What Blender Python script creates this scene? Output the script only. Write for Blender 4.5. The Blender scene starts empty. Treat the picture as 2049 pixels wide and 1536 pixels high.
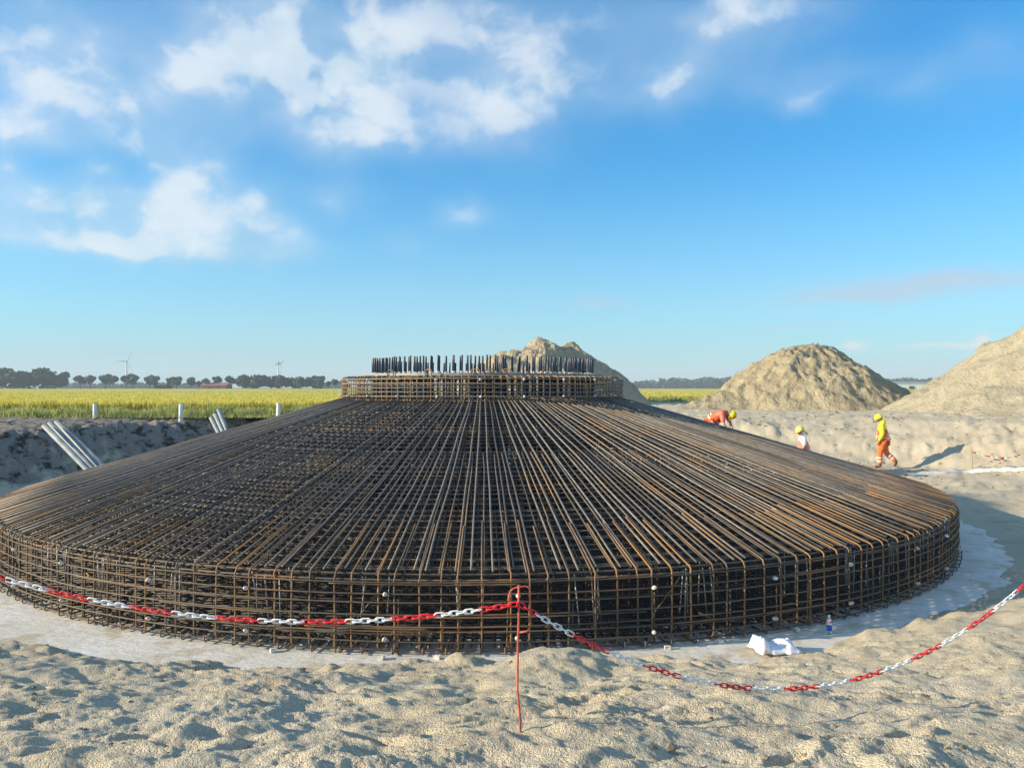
import bpy, math, random
import numpy as np
from mathutils import Vector, Matrix, Quaternion

random.seed(11)
rng = np.random.default_rng(11)
S = bpy.context.scene
C = S.collection
R_ = math.radians

# ------------------------------------------------------------------ camera
EYE = 3.046            # eye height above the concrete slab (slab top is z = 0)
FPX = 1539.0           # focal length in pixels of the 2049 px wide photograph
HOR = 775.0            # horizon row
cam_d = bpy.data.cameras.new('camera')
cam_d.sensor_width = 36.0
cam_d.lens = 36.0 * FPX / 2049.0
cam_d.clip_start = 0.1
cam_d.clip_end = 8000
cam = bpy.data.objects.new('camera', cam_d)
C.objects.link(cam)
cam.location = (0, 0, EYE)
cam.rotation_euler = (math.pi / 2 + math.atan((HOR - 768.0) / FPX), 0, 0)
S.camera = cam

def px(x, y, Y):
    """point seen at pixel (x, y) at the distance Y taken from what the thing touches"""
    return Vector(((x - 1024.5) / FPX * Y, Y, EYE - (y - HOR) / FPX * Y))

# ------------------------------------------------------------------ light
SUN_EL = R_(18.0)
SUN_AZ = R_(10.0)      # degrees behind the camera, coming from the left
SUN = Vector((-math.cos(SUN_AZ) * math.cos(SUN_EL), -math.sin(SUN_AZ) * math.cos(SUN_EL), math.sin(SUN_EL)))
sd = bpy.data.lights.new('sun', 'SUN')
sd.energy = 4.0
sd.angle = R_(0.53)
sd.color = (1.0, 0.85, 0.62)
so = bpy.data.objects.new('sun', sd)
C.objects.link(so)
so.rotation_euler = SUN.to_track_quat('Z', 'Y').to_euler()
so.location = SUN * 60
S.view_settings.view_transform = 'Standard'
S.view_settings.look = 'None'
S.view_settings.gamma = 1.0
S.view_settings.use_curve_mapping = False
S.view_settings.exposure = 1.05

# ------------------------------------------------------------------ world: sky and clouds
W = bpy.data.worlds.new('World')
S.world = W
W.use_nodes = True
wt = W.node_tree
wt.nodes.clear()

class NT:
    """small helper to write node graphs as expressions"""
    def __init__(self, tree):
        self.t = tree
    def n(self, kind, **kw):
        nd = self.t.nodes.new(kind)
        for k, v in kw.items():
            setattr(nd, k, v)
        return nd
    def put(self, sock, v):
        if isinstance(v, bpy.types.NodeSocket):
            self.t.links.new(v, sock)
        elif isinstance(v, (tuple, list)) and sock.type == 'RGBA' and len(v) == 3:
            sock.default_value = (*v, 1)
        else:
            sock.default_value = v
    def m(self, op, a, b=None, c=None, clamp=False):
        nd = self.n('ShaderNodeMath', operation=op, use_clamp=clamp)
        for i, v in enumerate((a, b, c)):
            if v is not None:
                self.put(nd.inputs[i], v)
        return nd.outputs[0]
    def v(self, op, a, b=None, out=0):
        nd = self.n('ShaderNodeVectorMath', operation=op)
        self.put(nd.inputs[0], a)
        if b is not None:
            if op == 'SCALE':
                self.put(nd.inputs['Scale'], b)
            else:
                self.put(nd.inputs[1], b)
        return nd.outputs[out]
    def ramp(self, f, lo, hi, a=0.0, b=1.0, smooth=True):
        nd = self.n('ShaderNodeMapRange', interpolation_type='SMOOTHSTEP' if smooth else 'LINEAR')
        for k, v in zip(('Value', 'From Min', 'From Max', 'To Min', 'To Max'), (f, lo, hi, a, b)):
            self.put(nd.inputs[k], v)
        return nd.outputs[0]
    def mix(self, f, a, b, mode='MIX'):
        nd = self.n('ShaderNodeMix', data_type='RGBA', blend_type=mode)
        self.put(nd.inputs[0], f)
        self.put(nd.inputs[6], a)
        self.put(nd.inputs[7], b)
        return nd.outputs[2]
    def noise(self, vec, scale, detail=4, rough=0.55, dist=0.0, color=False):
        nd = self.n('ShaderNodeTexNoise')
        if vec is not None:
            self.put(nd.inputs['Vector'], vec)
        nd.inputs['Scale'].default_value = scale
        nd.inputs['Detail'].default_value = detail
        nd.inputs['Roughness'].default_value = rough
        nd.inputs['Distortion'].default_value = dist
        return nd.outputs['Color' if color else 'Fac']

g = NT(wt)
sky = g.n('ShaderNodeTexSky', sky_type='NISHITA')
sky.sun_disc = False
sky.sun_elevation = SUN_EL
sky.sun_rotation = math.atan2(SUN.x, SUN.y) % (2 * math.pi)
sky.altitude = 0
sky.air_density = 1.0
sky.dust_density = 0.4
sky.ozone_density = 2.2
tc = g.n('ShaderNodeTexCoord')
d = g.v('NORMALIZE', tc.outputs['Generated'])
sep = g.n('ShaderNodeSeparateXYZ')
g.put(sep.inputs[0], d)
az = g.m('ARCTAN2', sep.outputs[0], sep.outputs[1])
el = g.m('ARCSINE', sep.outputs[2])
cmb = g.n('ShaderNodeCombineXYZ')
g.put(cmb.inputs[0], az)
g.put(cmb.inputs[1], el)
P = cmb.outputs[0]
# warp so the cloud outlines break up
wn = g.noise(d, 11.0, 4, 0.5, color=True)
wv = g.v('SUBTRACT', wn, (0.5, 0.5, 0.5))
Pw = g.v('ADD', P, g.v('SCALE', wv, 0.075))
# the cloud banks seen in the photograph (pixel centre, half sizes, density)
BL = [(380, 395, 66, 62, 1.25), (300, 455, 95, 50, .85), (140, 425, 130, 50, .8), (35, 470, 60, 18, .7),
      (170, 470, 60, 22, .6), (500, 435, 62, 62, .8), (535, 490, 85, 24, .7), (340, 490, 130, 22, .75),
      (75, 268, 90, 28, .8), (185, 345, 36, 24, .55), (0, 300, 30, 50, .6),
      (540, 70, 105, 75, .75), (620, 160, 135, 62, 1.0), (665, 255, 75, 62, .8), (395, 110, 48, 42, .65),
      (335, 220, 75, 70, .62), (290, 285, 90, 26, .5), (80, 50, 180, 85, .72), (95, 190, 130, 60, .70), (260, 120, 240, 120, .34), (60, 420, 120, 60, .5), (850, 150, 260, 120, .22),
      (770, 85, 85, 60, .62), (560, 20, 200, 50, .45), (1030, 95, 125, 105, .72), (1000, 215, 80, 70, .42),
      (765, 265, 42, 34, .48), (880, 265, 90, 36, .34), (470, 240, 50, 40, .4),
      (1300, 178, 125, 40, .6), (1430, 85, 105, 62, .6), (1510, 30, 170, 48, .5), (1250, 55, 70, 55, .36),
      (1640, 150, 130, 34, .34), (1830, 185, 70, 30, .3), (1960, 130, 110, 40, .3), (1620, 192, 40, 18, .35),
      (660, 400, 60, 28, .5), (925, 432, 52, 22, .5), (805, 482, 34, 22, .26),
      ]
# long thin streaks and small puffs near the horizon keep their shape
BL2 = [(1900, 562, 230, 20, .75), (1710, 594, 170, 15, .62), (1195, 608, 55, 11, .5), (1600, 655, 130, 6, .3),
       (540, 660, 60, 7, .3), (330, 710, 330, 13, .34), (1500, 745, 900, 14, .3)]
BL3 = [(1710, 693, 20, 8, .9), (1850, 691, 60, 5, .5), (1935, 690, 45, 7, .7), (1970, 680, 16, 12, .9)]
Ps = g.v('ADD', P, g.v('SCALE', wv, 0.022))
acc = acc2 = acc3 = None
for (bx, by, rx, ry, w) in BL2 + BL3:
    a0 = math.atan((bx - 1024.5) / FPX)
    e0 = math.atan((HOR - by) / FPX * math.cos(a0))
    q = g.v('MULTIPLY', g.v('SUBTRACT', Ps, (a0, e0, 0)), (FPX / rx / math.cos(a0) ** 2, FPX / ry / math.cos(a0), 0))
    ex = g.m('EXPONENT', g.m('MULTIPLY', g.v('DOT_PRODUCT', q, q, out=1), -1.0))
    if (bx, by, rx, ry, w) in BL2:
        acc2 = g.m('MULTIPLY_ADD', ex, w, acc2 if acc2 is not None else 0.0)
    else:
        acc3 = g.m('MULTIPLY_ADD', ex, w, acc3 if acc3 is not None else 0.0)
for (bx, by, rx, ry, w) in BL:
    a0 = math.atan((bx - 1024.5) / FPX)
    e0 = math.atan((HOR - by) / FPX * math.cos(a0))
    ra = rx / FPX * math.cos(a0) ** 2 * 1.2
    re = ry / FPX * math.cos(a0) * 1.15
    q = g.v('MULTIPLY', g.v('SUBTRACT', Pw, (a0, e0, 0)), (1 / ra, 1 / re, 0))
    ex = g.m('EXPONENT', g.m('MULTIPLY', g.v('DOT_PRODUCT', q, q, out=1), -0.95))
    acc = g.m('MULTIPLY_ADD', ex, w, acc if acc is not None else 0.0)
# unseen rest of the sky: broken cloud, thickened to whiten the fill light
outside = g.ramp(g.m('ABSOLUTE', az), 0.62, 0.9)
high = g.ramp(el, 0.5, 0.75)
outw = g.m('MAXIMUM', outside, high)
gen = g.m('MULTIPLY', g.ramp(g.noise(d, 2.6, 3, 0.5), 0.40, 0.60), g.m('MULTIPLY', outw, g.ramp(el, 0.08, 0.25)))
cov = g.m('ADD', acc, gen)
dw = g.v('ADD', g.v('MULTIPLY', d, (1, 1, 1.35)), g.v('SCALE', wv, 0.055))
n1 = g.noise(dw, 11.0, 5, 0.5)
n2 = g.noise(g.v('ADD', dw, (0.016, 0.0, -0.026)), 12.0, 2, 0.5)
dens = g.m('MULTIPLY', cov, g.ramp(n1, 0.36, 0.64, 0.42, 1.45, False))
alpha = g.m('MAXIMUM', g.ramp(dens, 0.08, 1.45, 0.0, 0.84), g.m('MULTIPLY', g.m('MINIMUM', cov, 1.0), 0.50))
shade = g.m('ADD', g.m('MULTIPLY', g.m('SUBTRACT', n1, n2), 2.2), g.ramp(dens, 0.4, 1.2, 0.30, 0.80))
shade = g.m('MINIMUM', g.m('MAXIMUM', shade, 0.0), 1.0)
hsv = g.n('ShaderNodeHueSaturation')
hsv.inputs['Hue'].default_value = 0.497
hsv.inputs['Saturation'].default_value = 1.40
hsv.inputs['Value'].default_value = 1.0
g.put(hsv.inputs['Color'], sky.outputs[0])
gam = g.n('ShaderNodeGamma')
gam.inputs[1].default_value = 0.80
g.put(gam.inputs[0], hsv.outputs[0])
skyc = g.mix(1.0, gam.outputs[0], (0.44, 1.16, 1.46), 'MULTIPLY')
skyc = g.mix(g.ramp(el, -0.02, 0.30, 0.55, 0.0), skyc, (2.35, 3.45, 4.25))
cloudc = g.mix(shade, (2.45, 3.5, 4.3), (4.2, 4.55, 4.8))
final = g.mix(alpha, skyc, cloudc)
final = g.mix(g.m('MINIMUM', acc2, 0.8), final, (2.55, 3.15, 3.9))
final = g.mix(g.m('MINIMUM', acc3, 0.85), final, (4.3, 4.3, 4.4))
bg = g.n('ShaderNodeBackground')
g.put(bg.inputs[0], final)
bg.inputs[1].default_value = 0.098
wo = g.n('ShaderNodeOutputWorld')
wt.links.new(bg.outputs[0], wo.inputs[0])

# ------------------------------------------------------------------ helpers
def tag(o, label=None, cat=None, group=None, kind=None):
    for k, v in (('label', label), ('category', cat), ('group', group), ('kind', kind)):
        if v:
            o[k] = v
    return o

def mesh(name, V, F, mats, smooth=True, mi=None):
    me = bpy.data.meshes.new(name)
    V = np.asarray(V, dtype=np.float32).reshape(-1, 3)
    if isinstance(F, np.ndarray):
        k = F.shape[1]
        me.vertices.add(len(V))
        me.vertices.foreach_set('co', V.ravel())
        me.loops.add(F.size)
        me.polygons.add(len(F))
        me.loops.foreach_set('vertex_index', F.astype(np.int32).ravel())
        me.polygons.foreach_set('loop_start', np.arange(0, F.size, k, dtype=np.int32))
        me.polygons.foreach_set('loop_total', np.full(len(F), k, dtype=np.int32))
        me.update(calc_edges=True)
    else:
        me.from_pydata(V.tolist(), [], F)
    for m_ in (mats if isinstance(mats, (list, tuple)) else [mats]):
        me.materials.append(m_)
    if mi is not None:
        me.polygons.foreach_set('material_index', np.asarray(mi, dtype=np.int32))
    me.polygons.foreach_set('use_smooth', np.full(len(me.polygons), smooth, dtype=bool))
    me.update()
    return me

def link(name, me, parent=None, loc=(0, 0, 0), rot=(0, 0, 0)):
    o = bpy.data.objects.new(name, me)
    C.objects.link(o)
    o.parent = parent
    o.location = loc
    o.rotation_euler = rot
    return o

def empty(name, loc, rz=0.0):
    o = bpy.data.objects.new(name, None)
    C.objects.link(o)
    o.empty_display_size = 0.2
    o.location = loc
    o.rotation_euler = (0, 0, rz)
    return o

class MB:
    """collects verts and faces"""
    def __init__(self):
        self.V, self.F, self.M, self.mi = [], [], [], 0
    def face(self, idx):
        self.F.append(idx)
        self.M.append(self.mi)
    def tube(self, pts, rad, n=6, closed=False, cap=True):
        pts = [Vector(p) for p in pts]
        N = len(pts)
        rads = rad if isinstance(rad, (list, tuple)) else [rad] * N
        base = len(self.V)
        prev = None
        for i, p in enumerate(pts):
            if closed:
                t = pts[(i + 1) % N] - pts[(i - 1) % N]
            else:
                t = pts[min(i + 1, N - 1)] - pts[max(i - 1, 0)]
            t.normalize()
            if prev is None:
                a = t.orthogonal().normalized()
                if abs(t.z) < 0.95:
                    a = t.cross(Vector((0, 0, 1))).normalized()
            else:
                a = (prev - t * prev.dot(t)).normalized()
            prev = a
            b = t.cross(a)
            for k in range(n):
                an = 2 * math.pi * (k + 0.5) / n
                q = p + (a * math.cos(an) + b * math.sin(an)) * rads[i]
                self.V.append((q.x, q.y, q.z))
        for i in range(N if closed else N - 1):
            j = (i + 1) % N
            for k in range(n):
                l = (k + 1) % n
                self.face((base + i * n + k, base + i * n + l, base + j * n + l, base + j * n + k))
        if cap and not closed:
            self.face(tuple(base + k for k in reversed(range(n))))
            self.face(tuple(base + (N - 1) * n + k for k in range(n)))
        return self
    def box(self, c, s, rz=0.0):
        base = len(self.V)
        cs, sn = math.cos(rz), math.sin(rz)
        for sx in (-.5, .5):
            for sy in (-.5, .5):
                for sz in (-.5, .5):
                    x, y = sx * s[0], sy * s[1]
                    self.V.append((c[0] + x * cs - y * sn, c[1] + x * sn + y * cs, c[2] + sz * s[2]))
        for f in ((0, 1, 3, 2), (4, 6, 7, 5), (0, 4, 5, 1), (2, 3, 7, 6), (0, 2, 6, 4), (1, 5, 7, 3)):
            self.face(tuple(base + i for i in f))
        return self
    def lathe(self, prof, n=16, c=(0, 0, 0), axis=None):
        base = len(self.V)
        for (r, z) in prof:
            for k in range(n):
                a = 2 * math.pi * k / n
                self.V.append((c[0] + r * math.cos(a), c[1] + r * math.sin(a), c[2] + z))
        for i in range(len(prof) - 1):
            for k in range(n):
                l = (k + 1) % n
                self.face((base + i * n + k, base + i * n + l, base + (i + 1) * n + l, base + (i + 1) * n + k))
        return self
    def quad(self, a, b, c, d_):
        base = len(self.V)
        self.V += [tuple(a), tuple(b), tuple(c), tuple(d_)]
        self.face((base, base + 1, base + 2, base + 3))
        return self
    def mesh(self, name, mats, smooth=True):
        return mesh(name, self.V, self.F, mats, smooth, self.M if isinstance(mats, (list, tuple)) else None)
    def obj(self, name, mats, parent=None, loc=(0, 0, 0), rot=(0, 0, 0), smooth=True):
        return link(name, self.mesh(name, mats, smooth), parent, loc, rot)

# numpy gradient noise
_perm = rng.permutation(512).astype(np.int64)
_perm = np.concatenate([_perm, _perm, _perm])
_ga = rng.uniform(0, 2 * np.pi, 512)
_gx, _gy = np.cos(_ga), np.sin(_ga)
def gnoise(x, y):
    xi = np.floor(x).astype(np.int64)
    yi = np.floor(y).astype(np.int64)
    fx, fy = x - xi, y - yi
    u = fx * fx * fx * (fx * (fx * 6 - 15) + 10)
    v = fy * fy * fy * (fy * (fy * 6 - 15) + 10)
    def gd(ix, iy, dx, dy):
        h = _perm[_perm[ix & 511] + (iy & 511)]
        return _gx[h] * dx + _gy[h] * dy
    a = gd(xi, yi, fx, fy)
    b = gd(xi + 1, yi, fx - 1, fy)
    c = gd(xi, yi + 1, fx, fy - 1)
    e = gd(xi + 1, yi + 1, fx - 1, fy - 1)
    return ((a * (1 - u) + b * u) * (1 - v) + (c * (1 - u) + e * u) * v) * 1.5
def fbm(x, y, o=4, lac=2.03, gain=0.5):
    s, a = 0, 1.0
    for i in range(o):
        s = s + a * gnoise(x + 17.3 * i, y - 9.1 * i)
        x, y, a = x * lac, y * lac, a * gain
    return s
def sstep(a, b, x):
    t = np.clip((x - a) / (b - a), 0, 1)
    return t * t * (3 - 2 * t)

# ------------------------------------------------------------------ materials
def newmat(name):
    m_ = bpy.data.materials.new(name)
    m_.use_nodes = True
    m_.node_tree.nodes.clear()
    return m_, NT(m_.node_tree)
def finish(m_, g, color, rough=0.8, metal=0.0, bump=None, bdist=0.01, bstr=1.0, spec=0.5, **kw):
    p = g.n('ShaderNodeBsdfPrincipled')
    g.put(p.inputs['Base Color'], color)
    g.put(p.inputs['Roughness'], rough)
    g.put(p.inputs['Metallic'], metal)
    p.inputs['Specular IOR Level'].default_value = spec
    for k, v in kw.items():
        g.put(p.inputs[k], v)
    if bump is not None:
        b = g.n('ShaderNodeBump')
        b.inputs['Distance'].default_value = bdist
        b.inputs['Strength'].default_value = bstr
        g.put(b.inputs['Height'], bump)
        g.t.links.new(b.outputs[0], p.inputs['Normal'])
    o = g.n('ShaderNodeOutputMaterial')
    g.t.links.new(p.outputs[0], o.inputs[0])
    return m_
def pos(g):
    return g.n('ShaderNodeNewGeometry').outputs['Position']
def objc(g):
    return g.n('ShaderNodeTexCoord').outputs['Object']
def rnd(g):
    return g.n('ShaderNodeObjectInfo').outputs['Random']

def plain(name, col, rough=0.6, metal=0.0, var=0.15, scale=6.0, spec=0.5, **kw):
    m_, g = newmat(name)
    f = g.ramp(g.noise(objc(g), scale, 4), 0.3, 0.7, 1 - var, 1 + var)
    c = g.mix(1.0, col, g.mix(f, (0, 0, 0), (1, 1, 1)), 'MULTIPLY') if False else None
    mul = g.n('ShaderNodeVectorMath', operation='SCALE')
    mul.inputs[0].default_value = col
    g.put(mul.inputs['Scale'], f)
    return finish(m_, g, mul.outputs[0], rough, metal, spec=spec, **kw)

def steel(name, a, b, rust, amount, rough=0.5, metal=0.35, patch=1.1):
    m_, g = newmat(name)
    p = pos(g)
    r = rnd(g)
    base = g.mix(r, a, b)
    base = g.mix(g.ramp(g.noise(p, 9, 4), 0.3, 0.75, 0.0, 0.55), base, (a[0] * .55, a[1] * .55, a[2] * .55))
    big = g.m('ADD', g.noise(p, patch, 3, 0.6), g.m('MULTIPLY', g.m('SUBTRACT', g.m('FRACT', g.m('MULTIPLY', r, 7.31)), 0.5), 0.30))
    rf = g.ramp(big, 0.62 - amount * 0.34, 0.80 - amount * 0.26)
    rc = g.mix(g.noise(p, 14, 3), rust, (rust[0] * 1.35, rust[1] * 1.7, rust[2] * 2.0))
    col = g.mix(g.m('MULTIPLY', rf, 0.9), base, rc)
    rg = g.m('ADD', g.m('MULTIPLY', rf, 0.25), rough)
    mt = g.m('MULTIPLY', g.m('SUBTRACT', 1.0, rf), metal)
    return finish(m_, g, col, rg, mt, bump=g.noise(p, 160, 2), bdist=0.002, bstr=0.6)

M = {}
M['bar'] = steel('bar_steel', (0.085, 0.074, 0.064), (0.30, 0.265, 0.22), (0.21, 0.115, 0.055), 0.22, 0.55, 0.12)
M['barthin'] = steel('thin_bar_steel', (0.080, 0.068, 0.057), (0.22, 0.185, 0.15), (0.24, 0.125, 0.055), 0.35, 0.55, 0.12)
M['hook'] = steel('hooked_bar_steel', (0.115, 0.080, 0.052), (0.23, 0.15, 0.08), (0.28, 0.13, 0.042), 0.85, 0.58, 0.1)
M['ring'] = steel('ring_steel', (0.078, 0.064, 0.053), (0.16, 0.13, 0.10), (0.23, 0.12, 0.055), 0.30, 0.55, 0.12)
M['sidering'] = steel('side_ring_steel', (0.060, 0.048, 0.038), (0.135, 0.102, 0.070), (0.21, 0.10, 0.042), 0.5, 0.55, 0.12)
M['inner_shade_tone'] = steel('inner_bar_shade_tone', (0.028, 0.024, 0.021), (0.042, 0.036, 0.031), (0.075, 0.036, 0.019), 0.30, 0.6, 0.05)  # near-black tone puts the shade of the cage interior into the colour
M['support'] = steel('support_bar_steel', (0.33, 0.31, 0.28), (0.42, 0.40, 0.36), (0.34, 0.18, 0.08), 0.12)
M['ped'] = steel('pedestal_steel', (0.18, 0.155, 0.125), (0.28, 0.235, 0.18), (0.31, 0.165, 0.075), 0.6, 0.55, 0.12)
M['bolt'] = plain('anchor_bolt_black', (0.035, 0.040, 0.052), 0.42, 0.35)
M['nut'] = plain('white_cap', (0.50, 0.49, 0.46), 0.6)
M['spacer'] = plain('spacer_white', (0.66, 0.64, 0.59), 0.8, var=.25, scale=30)
M['template'] = plain('template_grey', (0.27, 0.27, 0.24), 0.6, 0.2)
M['red'] = plain('chain_red', (0.74, 0.02, 0.025), 0.5, var=0.2, scale=40)
M['white'] = plain('chain_white', (0.80, 0.79, 0.77), 0.5, var=0.12, scale=40)
M['orange_pin'] = plain('pin_orange_red', (0.55, 0.105, 0.055), 0.6, var=0.35, scale=20)
M['pvc'] = plain('pvc_grey', (0.24, 0.275, 0.29), 0.6, var=0.25)
M['pvcin'] = plain('pvc_inside', (0.10, 0.11, 0.12), 0.7)
M['stake'] = plain('stake_white', (0.70, 0.71, 0.72), 0.6, var=0.1)
M['wood'] = plain('stick_wood', (0.28, 0.19, 0.09), 0.8)
M['cloth'] = plain('white_sheet', (0.86, 0.86, 0.90), 0.55, var=0.03)
M['strip'] = plain('pale_strip', (0.55, 0.53, 0.47), 0.8, var=0.12, scale=2.0)
M['skin'] = plain('skin', (0.52, 0.30, 0.20), 0.55, var=0.08)
M['hair'] = plain('hair_dark', (0.03, 0.022, 0.018), 0.7)
M['yellow'] = plain('hivis_yellow', (0.78, 0.80, 0.02), 0.6, var=0.08)
M['helmet'] = plain('helmet_yellow', (0.85, 0.68, 0.02), 0.3, var=0.05)
M['helmet_pale'] = plain('helmet_pale_yellow', (0.85, 0.72, 0.18), 0.35, var=0.05)
M['orange'] = plain('hivis_orange', (0.80, 0.17, 0.03), 0.75, var=0.3, scale=14)
M['vest'] = plain('hivis_vest_orange', (0.84, 0.13, 0.04), 0.75, var=0.28, scale=14)
M['pinkvest'] = plain('hivis_vest_coral', (0.86, 0.20, 0.14), 0.6, var=0.12, scale=9)
M['tee'] = plain('white_shirt', (0.74, 0.72, 0.74), 0.7, var=0.06)
M['reflect'] = plain('reflective_band', (0.70, 0.70, 0.64), 0.35, 0.2, var=0.05)
M['boot'] = plain('boot_brown', (0.10, 0.035, 0.02), 0.6)
M['glove'] = plain('glove_dark', (0.12, 0.06, 0.045), 0.8)
M['trunk'] = plain('tree_trunk', (0.09, 0.07, 0.05), 0.9)
M['wallwhite'] = plain('hall_white', (0.78, 0.79, 0.80), 0.6, var=0.03)
M['hallroof'] = plain('hall_roof_grey', (0.38, 0.40, 0.42), 0.6)
M['hallgate'] = plain('hall_gate_dark', (0.07, 0.08, 0.09), 0.6)
M['barnwall'] = plain('barn_brick', (0.26, 0.12, 0.08), 0.85)
M['barnroof'] = plain('barn_roof_red', (0.30, 0.13, 0.09), 0.8)
M['turbine'] = plain('turbine_grey', (0.55, 0.60, 0.64), 0.5, var=0.03)
M['turbine_dark'] = plain('nacelle_dark', (0.16, 0.18, 0.21), 0.5, var=0.03)

def leafmat(name, a, b):
    m_, g = newmat(name)
    c = g.mix(g.noise(pos(g), 0.35, 3), a, b)
    c = g.mix(g.m('MULTIPLY', rnd(g), 0.4), c, (a[0] * 1.3, a[1] * 1.1, a[2] * .8))
    return finish(m_, g, c, 0.7, spec=0.25)
M['leaf'] = leafmat('leaves_green', (0.026, 0.075, 0.040), (0.055, 0.125, 0.058))
M['leafdark'] = leafmat('leaves_dark', (0.022, 0.062, 0.036), (0.045, 0.098, 0.050))

def cropmat():
    m_, g = newmat('ripe_grain')
    p = pos(g)
    q = g.v('MULTIPLY', p, (1, 0.25, 1))
    c = g.mix(g.ramp(g.noise(q, 0.12, 4), 0.35, 0.65), (0.55, 0.49, 0.11), (0.63, 0.56, 0.14))
    c = g.mix(g.ramp(g.noise(q, 1.6, 4), 0.45, 0.8, 0, 0.6), c, (0.33, 0.30, 0.055))
    return finish(m_, g, c, 0.8, bump=g.noise(p, 7, 4, 0.7), bdist=0.15, spec=0.2)
M['crop'] = cropmat()
def blademat(name, a, b, s=1.2):
    m_, g = newmat(name)
    c = g.mix(g.ramp(g.noise(pos(g), s, 4), 0.35, 0.65), a, b)
    p = g.n('ShaderNodeBsdfDiffuse')
    t = g.n('ShaderNodeBsdfTranslucent')
    x = g.n('ShaderNodeMixShader')
    g.put(p.inputs[0], c)
    g.put(t.inputs[0], c)
    x.inputs[0].default_value = 0.42
    g.t.links.new(p.outputs[0], x.inputs[1])
    g.t.links.new(t.outputs[0], x.inputs[2])
    o = g.n('ShaderNodeOutputMaterial')
    g.t.links.new(x.outputs[0], o.inputs[0])
    return m_
M['ear'] = blademat('grain_ears', (0.55, 0.49, 0.11), (0.65, 0.57, 0.14))
M['verge'] = blademat('verge_green', (0.30, 0.35, 0.13), (0.48, 0.50, 0.19))

def sandmat():
    m_, g = newmat('sand_and_soil')
    p = pos(g)
    at = g.n('ShaderNodeAttribute', attribute_name='soil')
    soil = at.outputs['Fac']
    fld = g.n('ShaderNodeAttribute', attribute_name='field').outputs['Fac']
    big = g.noise(p, 0.55, 5, 0.6)
    mid = g.noise(p, 3.2, 5, 0.6)
    fine = g.noise(p, 55, 3, 0.65)
    c = g.mix(g.ramp(big, 0.35, 0.68), (0.59, 0.505, 0.355), (0.63, 0.55, 0.41))
    c = g.mix(g.ramp(mid, 0.56, 0.74, 0, 0.65), c, (0.40, 0.315, 0.195))
    c = g.mix(g.ramp(g.noise(p, 1.3, 4, 0.6), 0.58, 0.78, 0, 0.5), c, (0.40, 0.37, 0.315))
    c = g.mix(g.ramp(g.noise(p, 0.9, 6, 0.62), 0.54, 0.66, 0, 0.6), c, (0.43, 0.365, 0.265))
    c = g.mix(g.ramp(g.noise(p, 7.5, 4, 0.65), 0.60, 0.74, 0, 0.5), c, (0.34, 0.255, 0.15))
    c = g.mix(g.ramp(fine, 0.52, 0.75, 0, 0.35), c, (0.33, 0.265, 0.175))
    c = g.mix(g.ramp(g.noise(p, 130, 2), 0.66, 0.74, 0, 0.5), c, (0.20, 0.16, 0.12))
    sc = g.mix(g.ramp(g.noise(p, 2.4, 6, 0.65), 0.37, 0.52), (0.05, 0.042, 0.037), (0.30, 0.265, 0.22))
    sm = g.ramp(g.m('ADD', soil, g.m('MULTIPLY', g.m('SUBTRACT', g.noise(p, 1.1, 5, 0.65), 0.5), 1.1)), 0.35, 0.6)
    c = g.mix(sm, c, sc)
    c = g.mix(fld, c, g.mix(g.noise(p, 0.4, 4), (0.16, 0.17, 0.06), (0.22, 0.20, 0.08)))
    worm = g.m('ABSOLUTE', g.m('SUBTRACT', g.noise(p, 40, 3, 0.6), 0.5))
    h = g.m('ADD', g.m('MULTIPLY', worm, -2.0), g.m('ADD', g.m('MULTIPLY', fine, 0.55), g.m('MULTIPLY', g.noise(p, 150, 2), 0.22)))
    return finish(m_, g, c, 0.95, bump=h, bdist=0.024, bstr=1.0, spec=0.15)
M['sand'] = sandmat()
def heapmat(name, a, b, dark, rill):
    m_, g = newmat(name)
    p = pos(g)
    q = g.v('MULTIPLY', p, (1, 1, rill))
    c = g.mix(g.ramp(g.noise(q, 1.1, 5, 0.6), 0.35, 0.65), a, b)
    c = g.mix(g.ramp(g.noise(q, 2.6, 6, 0.65), 0.50, 0.66, 0, 0.75), c, dark)
    c = g.mix(g.ramp(g.noise(p, 9, 4, 0.65), 0.6, 0.75, 0, 0.5), c, (dark[0] * .6, dark[1] * .6, dark[2] * .6))
    h = g.m('ADD', g.noise(q, 2.2, 6, 0.65), g.m('MULTIPLY', g.noise(p, 9, 4, 0.6), 0.4))
    return finish(m_, g, c, 0.95, bump=h, bdist=0.28, bstr=0.8, spec=0.15)
M['heap_mid'] = heapmat('heap_sand_clumpy', (0.43, 0.36, 0.23), (0.35, 0.29, 0.185), (0.22, 0.18, 0.115), 0.35)
M['heap_far'] = heapmat('heap_sand_far', (0.47, 0.39, 0.26), (0.42, 0.35, 0.24), (0.27, 0.22, 0.15), 0.6)
M['heap_right'] = heapmat('heap_sand_smooth', (0.44, 0.385, 0.27), (0.41, 0.355, 0.245), (0.34, 0.285, 0.19), 0.7)

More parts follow.
